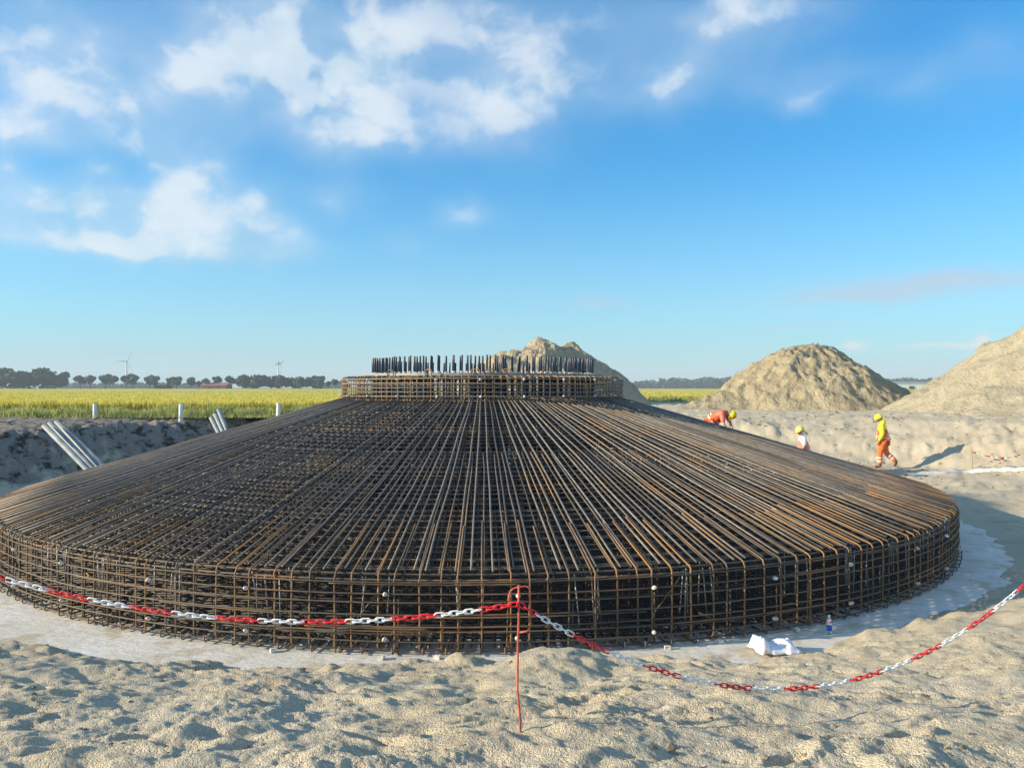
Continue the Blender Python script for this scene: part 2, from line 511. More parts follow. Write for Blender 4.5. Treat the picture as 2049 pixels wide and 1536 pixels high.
def slabmat():
    m_, g = newmat('blinding_concrete')
    p = pos(g)
    c = g.mix(g.ramp(g.noise(p, 0.9, 5, 0.6), 0.35, 0.65), (0.62, 0.585, 0.50), (0.70, 0.67, 0.61))
    c = g.mix(g.ramp(g.noise(p, 2.1, 5, 0.65), 0.50, 0.66, 0, 0.75), c, (0.47, 0.39, 0.26))
    c = g.mix(g.ramp(g.noise(p, 4.3, 5, 0.7), 0.60, 0.70, 0, 0.55), c, (0.38, 0.24, 0.12))
    c = g.mix(g.ramp(g.noise(p, 11, 4, 0.65), 0.6, 0.75, 0, 0.4), c, (0.36, 0.32, 0.25))
    h = g.m('ADD', g.noise(g.v('MULTIPLY', p, (1, 2.2, 1)), 5, 5, 0.6), g.m('MULTIPLY', g.noise(p, 60, 3), 0.15))
    return finish(m_, g, c, 0.85, bump=h, bdist=0.03, bstr=0.7, spec=0.25)
M['slab'] = slabmat()

# ------------------------------------------------------------------ ground
AX, AY = -0.70, 18.76      # axis of the round foundation
RC = 10.0                  # radius of the cage
GZ = 1.90                  # level of the surrounding land above the slab

def prof_tab():
    t = []
    back = [(0, 0), (.5, .08), (3.6, .2), (6.2, 1.8), (30, GZ)]
    t.append((-180, back))
    t.append((-120, [(0, 0), (.5, .06), (3.4, .2), (5.6, 1.7), (9, 1.84), (30, GZ)]))
    t.append((-90, [(0, 0), (.5, .06), (3.8, .2), (6.4, 1.75), (9, 1.86), (30, GZ)]))
    t.append((-52, [(0, 0), (.5, .12), (2.0, .38), (5.2, 1.2), (9, 1.7), (14, GZ)]))
    t.append((-27, [(0, 0), (.22, .08), (.9, .30), (4.9, 1.24), (8.2, 1.48), (12, 1.75), (16, GZ)]))
    t.append((0, [(0, 0), (.22, .07), (.9, .30), (4.9, 1.29), (8.2, 1.50), (12, 1.8), (16, GZ)]))
    t.append((20, [(0, 0), (.22, .08), (.9, .34), (4.9, 1.30), (8.2, 1.50), (12, 1.8), (16, GZ)]))
    t.append((33, [(0, 0), (.25, .08), (.8, .28), (1.5, .46), (3, .72), (5.6, 1.10), (10, 1.5), (16, GZ)]))
    t.append((55, [(0, 0), (.8, .07), (2.0, .22), (5, .5), (9, .95), (14, 1.7), (18, GZ)]))
    t.append((85, [(0, 0), (1, .08), (4, .20), (7, .32), (10, 1.78), (14, GZ)]))
    t.append((120, [(0, 0), (1, .05), (4, .20), (5.9, .27), (7.6, 1.0), (10.2, 1.72), (13, 1.88), (30, GZ)]))
    t.append((150, [(0, 0), (1, .05), (4, .20), (6.6, 1.7), (30, GZ)]))
    t.append((180, back))
    return t
PT = prof_tab()
PD = np.linspace(0, 40, 801)
PZ = np.array([np.interp(PD, [a for a, b in pr], [b for a, b in pr]) for th, pr in PT])
PTH = np.array([th for th, pr in PT], dtype=float)
RE_T = np.array([-180, -120, -90, -60, -40, -27, -17, -8, 0, 8, 12, 17, 21, 25, 30, 40, 54, 78, 110, 150, 180], float)
RE_R = np.array([11, 11, 11, 11, 11.05, 10.95, 10.76, 10.46, 10.32, 10.30, 10.45, 10.78, 10.80, 10.62, 10.55, 10.60, 10.75, 11.0, 11.1, 11, 11])

# footprints and dents in the loose sand
DENT = []
for i in range(30):
    Yd = random.uniform(3.2, 8.0)
    Xd = random.uniform(-0.8, 0.8) * Yd
    DENT.append((Xd, Yd, random.uniform(0, math.pi), random.uniform(.10, .24), random.uniform(.06, .12), random.uniform(.01, .032)))
for (x0, y0, a0, nst) in ((-4.6, 6.2, -.12, 13), (-2.4, 4.1, .25, 9), (.6, 5.6, -.05, 10), (1.3, 3.7, .55, 8), (-.9, 6.9, 2.9, 7), (3.2, 6.3, 2.5, 8)):
    for k in range(nst):
        aa = a0 + random.gauss(0, .10)
        q = .08 if k % 2 else -.08
        DENT.append((x0 + k * .46 * math.cos(a0) - q * math.sin(a0) + random.gauss(0, .03), y0 + k * .46 * math.sin(a0) + q * math.cos(a0) + random.gauss(0, .03), aa, .145, .055, random.uniform(.028, .045)))

def ground_z(X, Y, fine=True):
    X = np.asarray(X, float)
    Y = np.asarray(Y, float)
    rx, ry = X - AX, Y - AY
    rho = np.hypot(rx, ry)
    th = np.degrees(np.arctan2(rx, -ry))
    re = np.interp(th, RE_T, RE_R)
    re = re + 0.16 * fbm(X * 1.3, Y * 1.3, 3) + 0.07 * gnoise(X * 5, Y * 5)
    dd = rho - re
    di = np.clip(dd, 0, 39.9) / 40 * 800
    i0 = np.floor(di).astype(int)
    fd = di - i0
    k = np.clip(np.searchsorted(PTH, th) - 1, 0, len(PTH) - 2)
    ft = (th - PTH[k]) / (PTH[k + 1] - PTH[k])
    ft = ft * ft * (3 - 2 * ft)
    i1 = np.minimum(i0 + 1, 800)
    za = PZ[k, i0] * (1 - fd) + PZ[k, i1] * fd
    zb = PZ[k + 1, i0] * (1 - fd) + PZ[k + 1, i1] * fd
    z = za * (1 - ft) + zb * ft
    near = 1 - sstep(9, 16, np.hypot(X, Y))
    away = 1 - sstep(24, 70, rho)
    am = sstep(0.0, 0.9, dd)
    slope = np.abs(np.gradient(PZ, PD, axis=1))[k, i0]
    # lumps of dug sand
    z = z + am * away * (0.045 + 0.008 * near + 0.10 * np.clip(slope - .25, 0, .4)) * fbm(X * 0.9, Y * 0.9, 3)
    rid = 1 - np.abs(fbm(X * 1.7 + 5, Y * 2.3, 3))
    z = z + am * near * 0.032 * (rid - 0.7)
    z = z + am * away * 0.011 * fbm(X * 3.3, Y * 3.9, 3)
    far = (1 - near) * away * sstep(1.0, 3.0, dd)
    z = z + far * (0.05 * fbm(X * 1.6, Y * 1.6, 4, gain=.6) + 0.03 * np.clip(fbm(X * 4.5, Y * 4.5, 3), 0, 1))
    edge = np.exp(-((dd - .35) / .3) ** 2) * near
    z = z + edge * 0.06 * np.clip(fbm(X * 2.2 - 3, Y * 2.2, 3) + 0.15, -.3, 1)
    z = z + 0.17 * np.exp(-((X - .38) / .42) ** 2 - ((Y - 7.55) / .5) ** 2) * sstep(0, .5, dd)
    z = z + 0.10 * np.exp(-((X + .55) / .22) ** 2 - ((Y - 7.9) / .35) ** 2) * sstep(0, .4, dd)
    # rough banks of the pit
    bank = np.clip((slope - .35) / .2, 0, 1) * (1 - near)
    z = z + bank * (0.12 * fbm(th * 0.55, rho * .9, 4) + 0.08 * fbm(X * 3.5, Y * 3.5, 4, gain=.65))
    if fine:
        rough = .60 + .8 * sstep(-.45, .5, fbm(X * .8 + 3, Y * .8 - 8, 3))
        f2 = near * sstep(0.02, .35, dd) * rough
        z = z + f2 * 0.007 * fbm(X * 11, Y * 11, 3)
        w = np.abs(gnoise(X * 17 + 2 * gnoise(X * 4, Y * 4), Y * 21))
        z = z + f2 * 0.010 * (0.35 - w)
        w = np.abs(gnoise(X * 38, Y * 44))
        z = z + f2 * 0.007 * (0.3 - w)
        for (xd, yd, a, l, wd, dp) in DENT:
            sel = (np.abs(X - xd) < .6) & (np.abs(Y - yd) < .6)
            if not sel.any():
                continue
            u = (X[sel] - xd) * math.cos(a) + (Y[sel] - yd) * math.sin(a)
            v = -(X[sel] - xd) * math.sin(a) + (Y[sel] - yd) * math.cos(a)
            q = np.sqrt((u / l) ** 2 + (v / wd) ** 2)
            z[sel] += (-dp * np.exp(-(q / .85) ** 4) + dp * 0.55 * np.exp(-((q - 1.45) / .42) ** 2)) * sstep(0.1, .5, dd[sel])
    z = np.where(dd < 0, np.maximum(-0.06, dd * 0.5), z)
    return z
def gz(x, y):
    return float(ground_z(np.array([x]), np.array([y]), False)[0])

fieldY = lambda X: 32.0 + np.where(X < -5, 0, np.clip((X + 5) * 3, 0, 30))
def build_ground():
    ang = np.concatenate([np.linspace(-42, 42, 601), np.linspace(45, 315, 91)])
    ang = np.radians(ang)
    rad = np.concatenate([[0.002], np.geomspace(0.15, 1.2, 8)[:-1], np.geomspace(1.2, 3, 30)[:-1],
                          np.geomspace(3, 9.6, 335)[:-1], np.geomspace(9.6, 46, 190)[:-1], np.geomspace(46, 3000, 46)])
    A, Rr = np.meshgrid(ang, rad)
    X = (np.sin(A) * Rr).ravel()
    Y = (np.cos(A) * Rr).ravel()
    Z = ground_z(X, Y)
    n, m_ = A.shape[1], A.shape[0]
    V = np.stack([X, Y, Z], 1)
    V = np.vstack([V, [[0, 0, float(Z[:n].mean())]]])
    i = np.arange(m_ - 1)[:, None] * n
    j = np.arange(n)[None, :]
    k = (np.arange(n)[None, :] + 1) % n
    F = np.stack([i + j, i + k, i + n + k, i + n + j], -1).reshape(-1, 4)[:, ::-1]
    c = m_ * n
    Fc = np.stack([np.full(n, c), np.arange(n), (np.arange(n) + 1) % n, np.full(n, c)], 1)
    me = mesh('ground', V, F, M['sand'])
    rx, ry = X - AX, Y - AY
    th = np.degrees(np.arctan2(rx, -ry))
    rho = np.hypot(rx, ry)
    # dark topsoil lies on the left-hand bank and the strip beside the field
    left = sstep(-36, -64, th) * (1 - sstep(150, 175, np.abs(th)) * 0)
    band = sstep(13.2, 15.0, rho) * left
    soil = band * 0.62 + 0.20 * left * sstep(0.9, 1.5, Z) * (1 - sstep(1.86, 1.98, Z))
    soil = np.append(soil, 0)
    field = np.append(sstep(0, 3, Y - fieldY(X) - 1.0) * (1 - sstep(9, 13, X) * (1 - sstep(62, 70, Y))), 0)
    for nm, arr in (('soil', soil), ('field', field)):
        a = me.attributes.new(nm, 'FLOAT', 'POINT')
        a.data.foreach_set('value', arr.astype(np.float32))
    o = link('sand_ground', me)
    tag(o, kind='structure')
build_ground()

def build_slab():
    mb = MB()
    n, rr = 180, [0.0, 3, 6, 8.5, 9.6, 10.3, 10.8, 11.3, 11.8]
    V, F = [], []
    for r in rr:
        for k in range(n):
            a = 2 * math.pi * k / n
            V.append((AX + r * math.cos(a), AY + r * math.sin(a), 0.004 * math.sin(7 * a + r * 3)))
    for i in range(len(rr) - 1):
        for k in range(n):
            l = (k + 1) % n
            F.append((i * n + k, (i + 1) * n + k, (i + 1) * n + l, i * n + l))
    b = len(V)
    for k in range(n):
        a = 2 * math.pi * k / n
        V.append((AX + 11.8 * math.cos(a), AY + 11.8 * math.sin(a), -0.1))
    i = (len(rr) - 1) * n
    for k in range(n):
        l = (k + 1) % n
        F.append((i + k, b + k, b + l, i + l))
    o = link('concrete_slab', mesh('concrete_slab', V, F, M['slab']))
    tag(o, kind='structure')
build_slab()

# ------------------------------------------------------------------ the rebar cage
cage = empty('reinforcement_cage', (AX, AY, 0))
tag(cage, 'huge round low conical cage of dark steel reinforcement bars on the concrete slab', 'rebar cage')
NR = 250
SL = 0.2837
ZR = 0.905
def zc(r):
    return ZR + (RC - r) * SL

def frame_bar(r0, r1, rad, n, dz, seg=5, wob=0.008):
    mb = MB()
    pts = []
    for i in range(seg + 1):
        r = r0 + (r1 - r0) * i / seg
        pts.append((r, random.uniform(-wob, wob), zc(r) + dz + (random.uniform(-wob, wob) if 0 < i < seg else 0)))
    mb.tube(pts, rad, n)
    return mb
def hook_path(r0, rv=RC, bot=0.055, br=0.075):
    pts = [(r0, 0, zc(r0) + .006), ((r0 + rv) / 2, 0, zc((r0 + rv) / 2) + .006)]
    a0 = math.atan(SL)
    steps = 5
    # centre of the bend
    cx = rv - br
    cz_ = zc(rv - br * math.tan((math.pi / 2 - a0) / 2)) - br * math.cos(a0) * 0.98 + .006
    for i in range(steps + 1):
        a = (math.pi / 2 - a0) * (1 - i / steps)
        pts.append((cx + br * math.cos(a), 0, cz_ + br * math.sin(a)))
    pts.append((rv, 0, 0.40))
    pts.append((rv, 0, bot + .05))
    pts.append((rv - .02, 0, bot + .015))
    pts.append((rv - .05, 0, bot))
    pts.append((rv - .42, 0, bot))
    return pts

long_me = [frame_bar(3.05, 9.90 + random.uniform(-.05, .03), 0.0145, 6, 0, 6, 0.010).mesh('radial_bar', M['bar']) for _ in range(6)]
short_me = [frame_bar(6.22 + random.uniform(-.06, .06), 9.93 + random.uniform(-.05, .02), 0.0105, 6, -.004, 5, 0.010).mesh('short_radial_bar', M['barthin']) for _ in range(6)]
hook_me = []
for _ in range(6):
    mb = MB()
    p = hook_path(8.75 + random.uniform(-.14, .14), RC + random.uniform(-.012, .012), 0.05 + random.uniform(-.02, .015))
    p = [(a, b + random.uniform(-.006, .006), c) for a, b, c in p]
    mb.tube(p, 0.0105, 6)
    hook_me.append(mb.mesh('hooked_bar', M['hook']))
half_me = []
for _ in range(3):
    mb = MB()
    L = random.uniform(.5, .8)
    mb.tube([(9.985, 0, .03), (9.985, .0, .26), (9.975, 0.01, L)], 0.009, 6)
    half_me.append(mb.mesh('upright_bar', M['sidering']))
for k in range(NR):
    t0 = -math.pi / 2 + 2 * math.pi * k / NR
    # radial bars: long ones and, between them, ones that start half way
    link('radial_bar', random.choice(long_me), cage, (0, 0, random.uniform(-.004, .004)), (0, 0, t0 + random.gauss(0, .0030)))
    tj = t0 + math.pi / NR + random.gauss(0, .0016)
    link('short_radial_bar', random.choice(short_me), cage, (0, 0, 0), (0, 0, tj))
    link('hooked_bar', random.choice(hook_me), cage, (0, 0, random.uniform(-.006, .006)),
         (0, 0, tj + random.choice((-1, 1, 1)) * (.0024 + random.uniform(0, .0012))))
    if random.random() < .42:
        link('upright_bar', random.choice(half_me), cage, (0, 0, 0), (random.gauss(0, .006), random.gauss(0, .006), tj + random.uniform(-.006, .006)))

def ring_mesh(mb, r, z, rad, n=4, seg=128, wob=0.01, a0=0.0, a1=2 * math.pi, dz=0.0):
    full = abs(a1 - a0 - 2 * math.pi) < 1e-6
    pts = []
    ph = random.uniform(0, 6)
    m_ = seg if full else seg + 1
    for i in range(m_):
        a = a0 + (a1 - a0) * i / seg
        rr = r + wob * math.sin(5 * a + ph) + wob * .4 * math.sin(17 * a + ph * 2)
        pts.append((rr * math.cos(a), rr * math.sin(a), z + dz * math.sin(3 * a + ph)))
    mb.tube(pts, rad, n, closed=full)
    return mb
rr = 3.55
while rr < 9.95:
    r = rr + random.uniform(-.025, .025)
    ring_mesh(MB(), r, zc(r) - .030, 0.0105, 5, 140).obj('ring_bar', M['ring'], cage)
    if random.random() < .45:   # lapped pair
        ring_mesh(MB(), r + .03, zc(r + .03) - .032, 0.0105, 4, 60, .006, *(lambda a: (a, a + random.uniform(1.2, 2.4)))(random.uniform(-3.4, -1.2))).obj('lap_bar', M['ring'], cage)
    rr += 0.168
for i, z in enumerate((.825, .705, .60, .455, .325, .262, .155, .055)):
    ring_mesh(MB(), RC + .022, z, 0.0095, 6, 200, .012, dz=.006).obj('side_ring_bar', M['sidering'], cage)
    for _ in range(3):
        a = random.uniform(-3.0, -.6)
        ring_mesh(MB(), RC + .024, z - .02, 0.009, 5, 24, .004, a, a + random.uniform(.12, .3)).obj('side_lap_bar', M['sidering'], cage)
# rim bars just under the corner
for rz, zz in ((RC - .09, zc(RC - .09) - .035), (RC - .20, zc(RC - .2) - .035), (RC - .03, ZR - .06)):
    ring_mesh(MB(), rz, zz, 0.011, 5, 180).obj('ring_bar', M['ring'], cage)

# deeper layers: second mat under the top one, the bottom mats and the ties between them
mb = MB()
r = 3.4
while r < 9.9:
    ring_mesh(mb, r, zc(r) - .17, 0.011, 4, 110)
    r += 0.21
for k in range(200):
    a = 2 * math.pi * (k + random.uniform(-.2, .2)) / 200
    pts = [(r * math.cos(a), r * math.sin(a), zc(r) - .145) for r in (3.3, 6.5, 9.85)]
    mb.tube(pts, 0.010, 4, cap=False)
o = mb.obj('second_mat', M['inner_shade_tone'], cage)
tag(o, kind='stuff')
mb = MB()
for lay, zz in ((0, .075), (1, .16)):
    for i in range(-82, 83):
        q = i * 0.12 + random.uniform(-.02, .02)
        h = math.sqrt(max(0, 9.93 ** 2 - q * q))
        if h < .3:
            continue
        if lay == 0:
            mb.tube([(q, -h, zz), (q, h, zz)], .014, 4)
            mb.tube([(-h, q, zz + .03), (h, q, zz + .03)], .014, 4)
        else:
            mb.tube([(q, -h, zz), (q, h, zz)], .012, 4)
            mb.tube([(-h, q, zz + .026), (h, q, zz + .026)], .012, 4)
o = mb.obj('bottom_mat', M['inner_shade_tone'], cage)
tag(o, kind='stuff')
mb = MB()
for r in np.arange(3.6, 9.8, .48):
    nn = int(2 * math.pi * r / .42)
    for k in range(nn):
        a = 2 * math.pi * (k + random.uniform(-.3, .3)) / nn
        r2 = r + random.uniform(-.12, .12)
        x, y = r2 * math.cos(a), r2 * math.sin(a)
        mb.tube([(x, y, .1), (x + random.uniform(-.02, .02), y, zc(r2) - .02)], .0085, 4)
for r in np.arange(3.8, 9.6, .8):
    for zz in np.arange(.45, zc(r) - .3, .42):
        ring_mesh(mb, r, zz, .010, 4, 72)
o = mb.obj('tie_bars', M['inner_shade_tone'], cage)
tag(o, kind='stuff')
# feet of the bottom mat that stick out on the slab
mb = MB()
mb.tube([(9.5, 0, .022), (10.05, 0, .022), (10.07, 0, .035), (10.07, 0, .10)], .009, 5)
foot_me = mb.mesh('bottom_bar_end', M['ring'])
for k in range(120):
    a = -math.pi / 2 + (k - 60) * (math.pi * 1.25 / 120)
    link('bottom_bar_end', foot_me, cage, (0, 0, random.uniform(-.004, .01)), (0, 0, a + random.uniform(-.005, .005)))

# bundles of upright support bars just inside the rim
sup_me = []
for _ in range(5):
    mb = MB()
    mb.tube([(0, 0, .16 + random.uniform(0, .2)), (random.uniform(-.03, .03), random.uniform(-.02, .02), .84)], 0.0085, 6)
    sup_me.append(mb.mesh('support_bar', M['support']))
a = -math.pi / 2 - 1.7
while a < -math.pi / 2 + 1.7:
    for _ in range(random.randint(4, 7)):
        rr = random.uniform(9.45, 9.8)
        aa = a + random.uniform(-.028, .028)
        link('support_bar', random.choice(sup_me), cage, (rr * math.cos(aa), rr * math.sin(aa), 0), (random.gauss(0, .05), random.gauss(0, .05), random.uniform(0, 6)))
    a += random.uniform(.11, .17)
# loose diagonal bars behind the side mesh
def diag(pa, za, pb, zb):
    mb = MB()
    ra = RC - .06
    mb.tube([(ra * math.cos(pa), ra * math.sin(pa), za), (ra * math.cos(pb), ra * math.sin(pb), zb)], .009, 6)
    mb.obj('diagonal_bar', M['hook'], cage)
def th_of(xp):
    """angle round the cage of the front-rim point seen in photo column xp"""
    lo, hi = -1.0, 1.0
    f = lambda t: (AX + RC * math.sin(t)) - (xp - 1024.5) / FPX * (AY - RC * math.cos(t))
    for _ in range(50):
        mid = (lo + hi) / 2
        if f(mid) > 0:
            hi = mid
        else:
            lo = mid
    return -math.pi / 2 + lo
for x0, z0, x1, z1 in ((768, .80, 690, .22), (845, .40, 815, .15), (1365, .78, 1310, .36), (1402, .34, 1428, .26), (300, .52, 340, .34), (165, .62, 190, .44)):
    diag(th_of(x0), z0, th_of(x1), z1)

# white plastic spacers
mb = MB()
mb.lathe([(0.0, 0.058), (.012, .057), (.020, .044), (.027, .020), (.020, .0), (.012, -.012), (0, -.014)], 8)
sp_me = mb.mesh('spacer', M['spacer'])
for k in range(40):
    a = -math.pi / 2 + .072 + k * 2 * math.pi / 40 + random.uniform(-.02, .02)
    for z in (.70, .20):
        z += random.uniform(-.02, .02)
        link('spacer', sp_me, cage, ((RC + .025) * math.cos(a), (RC + .025) * math.sin(a), z), (random.uniform(-.5, .5), math.pi / 2 + random.uniform(-.5, .3), a))

# pedestal on top of the cone
RP = 3.36
for i, z in enumerate((2.775, 2.86, 2.95, 3.04, 3.13, 3.225)):
    ring_mesh(MB(), RP + .02, z, 0.0115, 6, 110, .008, dz=.006).obj('pedestal_ring', M['ped'], cage)
for z, r in ((2.80, 3.0), (2.95, 3.0), (3.1, 3.0), (3.22, 3.05), (3.27, 2.95), (3.285, 3.15)):
    ring_mesh(MB(), r, z, 0.011, 5, 90, .008).obj('pedestal_ring', M['ped'], cage)
mb = MB()
mb.tube([(RP, 0, 2.55), (RP, 0, 3.22), (RP - .012, 0, 3.262), (RP - .05, 0, 3.282), (RP - .52, 0, 3.285)], .0105, 6)
pv = mb.mesh('pedestal_bar', M['ped'])
mb = MB()
mb.tube([(3.0, 0, 2.55), (3.0, 0, 3.21), (2.96, 0, 3.255), (2.7, 0, 3.262)], .010, 5)
pv2 = mb.mesh('pedestal_inner_bar', M['ped'])
for k in range(136):
    a = 2 * math.pi * (k + random.uniform(-.16, .16)) / 136
    link('pedestal_bar', pv, cage, (0, 0, random.uniform(-.012, .006)), (0, 0, a))
    if k % 2 == 0:
        link('pedestal_inner_bar', pv2, cage, (0, 0, random.uniform(-.012, .006)), (0, 0, a + .02))
for k in range(24):
    a = -math.pi / 2 + .02 + 2 * math.pi * k / 24
    for z in (3.205, 2.865):
        link('spacer', sp_me, cage, ((RP + .03) * math.cos(a), (RP + .03) * math.sin(a), z), (random.uniform(-.4, .4), math.pi / 2, a))
# bent loops poking out of the pedestal top
mb = MB()
mb.tube([(0, 0, 0), (0, 0, .10), (.03, 0, .135), (.16, 0, .135), (.19, 0, .10), (.19, 0, .0)], .012, 6)
loop_me = mb.mesh('lifting_loop', M['hook'])
for a in (-1.95, -1.62, -1.52, -1.40, -1.1, -2.3, -.8, 1.2, 2.2):
    link('lifting_loop', loop_me, cage, (2.96 * math.cos(a), 2.96 * math.sin(a), 3.285), (0, 0, a + math.pi / 2 + random.uniform(-.4, .4)))

# anchor bolts in their steel template
anchor = empty('anchor_bolt_ring', (AX, AY, 3.29))
tag(anchor, 'ring of upright black anchor bolts standing on top of the reinforcement cage', 'anchor bolts')
mb = MB()
mb.lathe([(2.32, 0), (2.32, .055), (2.94, .055), (2.94, 0), (2.32, 0)], 96)
mb.obj('template_ring', M['template'], anchor, smooth=False)
mb = MB()
mb.lathe([(0, -2.9), (.034, -2.9), (.034, -.06), (.021, -.06), (.021, .365), (.016, .38), (0, .38)], 8)
bolt_me = mb.mesh('anchor_bolt', M['bolt'])
mb = MB()
mb.lathe([(.0, 0), (.036, 0), (.036, .03), (.026, .04), (0, .04)], 6)
nut_me = mb.mesh('nut', M['nut'], False)
for rr, off in ((2.66, 0), (2.45, .5)):
    for k in range(96):
        a = 2 * math.pi * (k + off) / 96 + random.gauss(0, .002)
        b = link('anchor_bolt', bolt_me, anchor, (rr * math.cos(a), rr * math.sin(a), .05 + random.uniform(-.012, .012)), (random.gauss(0, .008), random.gauss(0, .008), 0))
        link('nut', nut_me, b, (0, 0, 0.005))

# concrete spacer blocks left at the slab edge
for i, (xp, yp) in enumerate(((548, 1303), (765, 1318), (600, 1296), (875, 1317), (1335, 1298), (1440, 1285), (1595, 1262))):
    Yb = EYE * FPX / (yp - HOR)
    p_ = px(xp, yp, Yb)
    mb = MB()
    mb.box((0, 0, .02), (.07, .045, .04), 0)
    mb.V = [(x + random.uniform(-.006, .006), y + random.uniform(-.006, .006), z + (random.uniform(-.004, .004) if z > .01 else 0)) for x, y, z in mb.V]
    o = mb.obj('spacer_block', M['spacer'], None, (p_.x, p_.y, .004), (0, 0, random.uniform(0, 3)), smooth=False)
    tag(o, 'small pale concrete block on the slab edge, %s counted from the left' % ('first', 'third', 'second', 'fourth', 'fifth', 'sixth', 'seventh')[i], 'concrete block', 'small blocks at the foot of the cage')

# ------------------------------------------------------------------ chain barrier
pin_b = px(1041, 1458, 4.2)
pin_b.z = gz(pin_b.x, pin_b.y) - .08
pin = empty('barrier_pin', (pin_b.x, pin_b.y, gz(pin_b.x, pin_b.y)))
tag(pin, 'thin orange-red steel barrier pin with a loop handle holding the chain', 'barrier pin')
def loc(p):
    return Vector(p) - pin.location
Yp = 4.2
mb = MB()
mb.tube([loc(px(1041, 1490, Yp)), loc(px(1041, 1440, Yp)), loc(px(1035.5, 1380, Yp)), loc(px(1036, 1300, Yp)), loc(px(1038, 1240, Yp)), loc(px(1038, 1170, Yp))], .0066, 8)
mb.obj('shaft', M['orange_pin'], pin)
mb = MB()
lp = [(1019, 1212), (1019, 1190), (1021, 1182), (1028, 1176), (1038, 1173.5), (1052, 1171.5), (1058, 1174), (1060.5, 1181), (1061, 1215), (1061, 1250), (1058, 1259), (1052, 1262.5), (1040, 1264)]
mb.tube([loc(px(x, y, Yp + .018)) for x, y in lp], .0048, 6)
mb.obj('loop_handle', M['orange_pin'], pin)

chain = empty('barrier_chain', (pin.location.x, pin.location.y, 1.86))
tag(chain, 'red and white plastic barrier chain sagging either side of the orange pin', 'chain')
def link_mesh(col):
    L, Wd, w = 0.0280, 0.0118, 0.0044
    pts = []
    for i in range(6):
        a = -math.pi / 2 + math.pi * i / 5
        pts.append((L - Wd + Wd * math.cos(a), Wd * math.sin(a), 0))
    for i in range(6):
        a = math.pi / 2 + math.pi * i / 5
        pts.append((-(L - Wd) + Wd * math.cos(a), Wd * math.sin(a), 0))
    mb = MB()
    mb.tube(pts, w, 5, closed=True)
    return mb.mesh('chain_link', M[col])
LM = {'red': link_mesh('red'), 'white': link_mesh('white')}
PITCH = 0.0415
def project(p):
    return (p.x / p.y * FPX + 1024.5, HOR - (p.z - EYE) / p.y * FPX)
def span(p0, p1, sag, first, n0):
    P0, P1 = Vector(p0), Vector(p1)
    N = 900
    pts = []
    for i in range(N + 1):
        t = i / N
        q = P0.lerp(P1, t)
        q.z -= 4 * sag * t * (1 - t)
        pts.append(q)
    cum = [0]
    for i in range(N):
        cum.append(cum[-1] + (pts[i + 1] - pts[i]).length)
    k, s, i = 0, PITCH / 2, 0
    while s < cum[-1]:
        while cum[i + 1] < s:
            i += 1
        p = pts[i]
        t = (pts[min(i + 1, N)] - pts[max(i - 1, 0)]).normalized()
        side = t.cross(Vector((0, 0, 1))).normalized()
        up = side.cross(t)
        roll = (math.pi / 2 if k % 2 == 0 else 0) + random.gauss(0, .12) + 0.12
        a = side * math.cos(roll) + up * math.sin(roll)
        b = t.cross(a)
        mat = Matrix((t, a, b)).transposed()
        kk = (k + n0) // 6
        col = 'red' if (kk % 2 == 0) == (first == 'red') else 'white'
        o = link('chain_link', LM[col], chain)
        o.location = p - chain.location
        o.rotation_euler = mat.to_euler()
        k += 1
        s += PITCH
knot = px(1037, 1207, Yp - .012)
span(knot + Vector((.005, 0, 0)), px(2125, 1095, 5.45), 0.705, 'red', 3)
span(knot + Vector((-.005, 0, 0)), px(-230, 1075, 4.45), 0.255, 'red', 1)

# ------------------------------------------------------------------ things on the slab
bp = px(1658, 1266, EYE * FPX / (1266 - HOR))
bottle = empty('drink_bottle', (bp.x, bp.y, 0.004))
tag(bottle, 'small drink bottle with blue label and red and white top on the slab', 'bottle')
def mk(name, mat, prof, n=14):
    mb = MB()
    mb.lathe(prof, n)
    return mb.obj(name, mat, bottle)
m_, g_ = newmat('bottle_plastic')
finish(m_, g_, (0.55, 0.72, 0.80), 0.12, **{'Transmission Weight': 0.6, 'IOR': 1.2})
mk('bottle_body', m_, [(0, 0), (.030, 0), (.033, .006), (.033, .12), (.031, .135), (.020, .185), (.014, .20), (.013, .215), (0, .215)])
m2, g_ = newmat('bottle_label_blue')
f = g_.ramp(g_.noise(objc(g_), 26, 2), 0.52, 0.6)
finish(m2, g_, g_.mix(f, (0.01, 0.06, 0.42), (0.08, 0.35, 0.75)), 0.4)
mk('blue_label', m2, [(.0338, .035), (.0338, .105)])
m3, g_ = newmat('bottle_label_redwhite')
f = g_.ramp(g_.noise(objc(g_), 30, 1), 0.47, 0.52)
finish(m3, g_, g_.mix(f, (0.62, 0.05, 0.05), (0.78, 0.74, 0.72)), 0.4)
mk('upper_label', m3, [(.0338, .108), (.0345, .125), (.0225, .184)])
mk('cap', M['white'], [(.0148, .198), (.0152, .222), (.012, .226), (0, .226)])

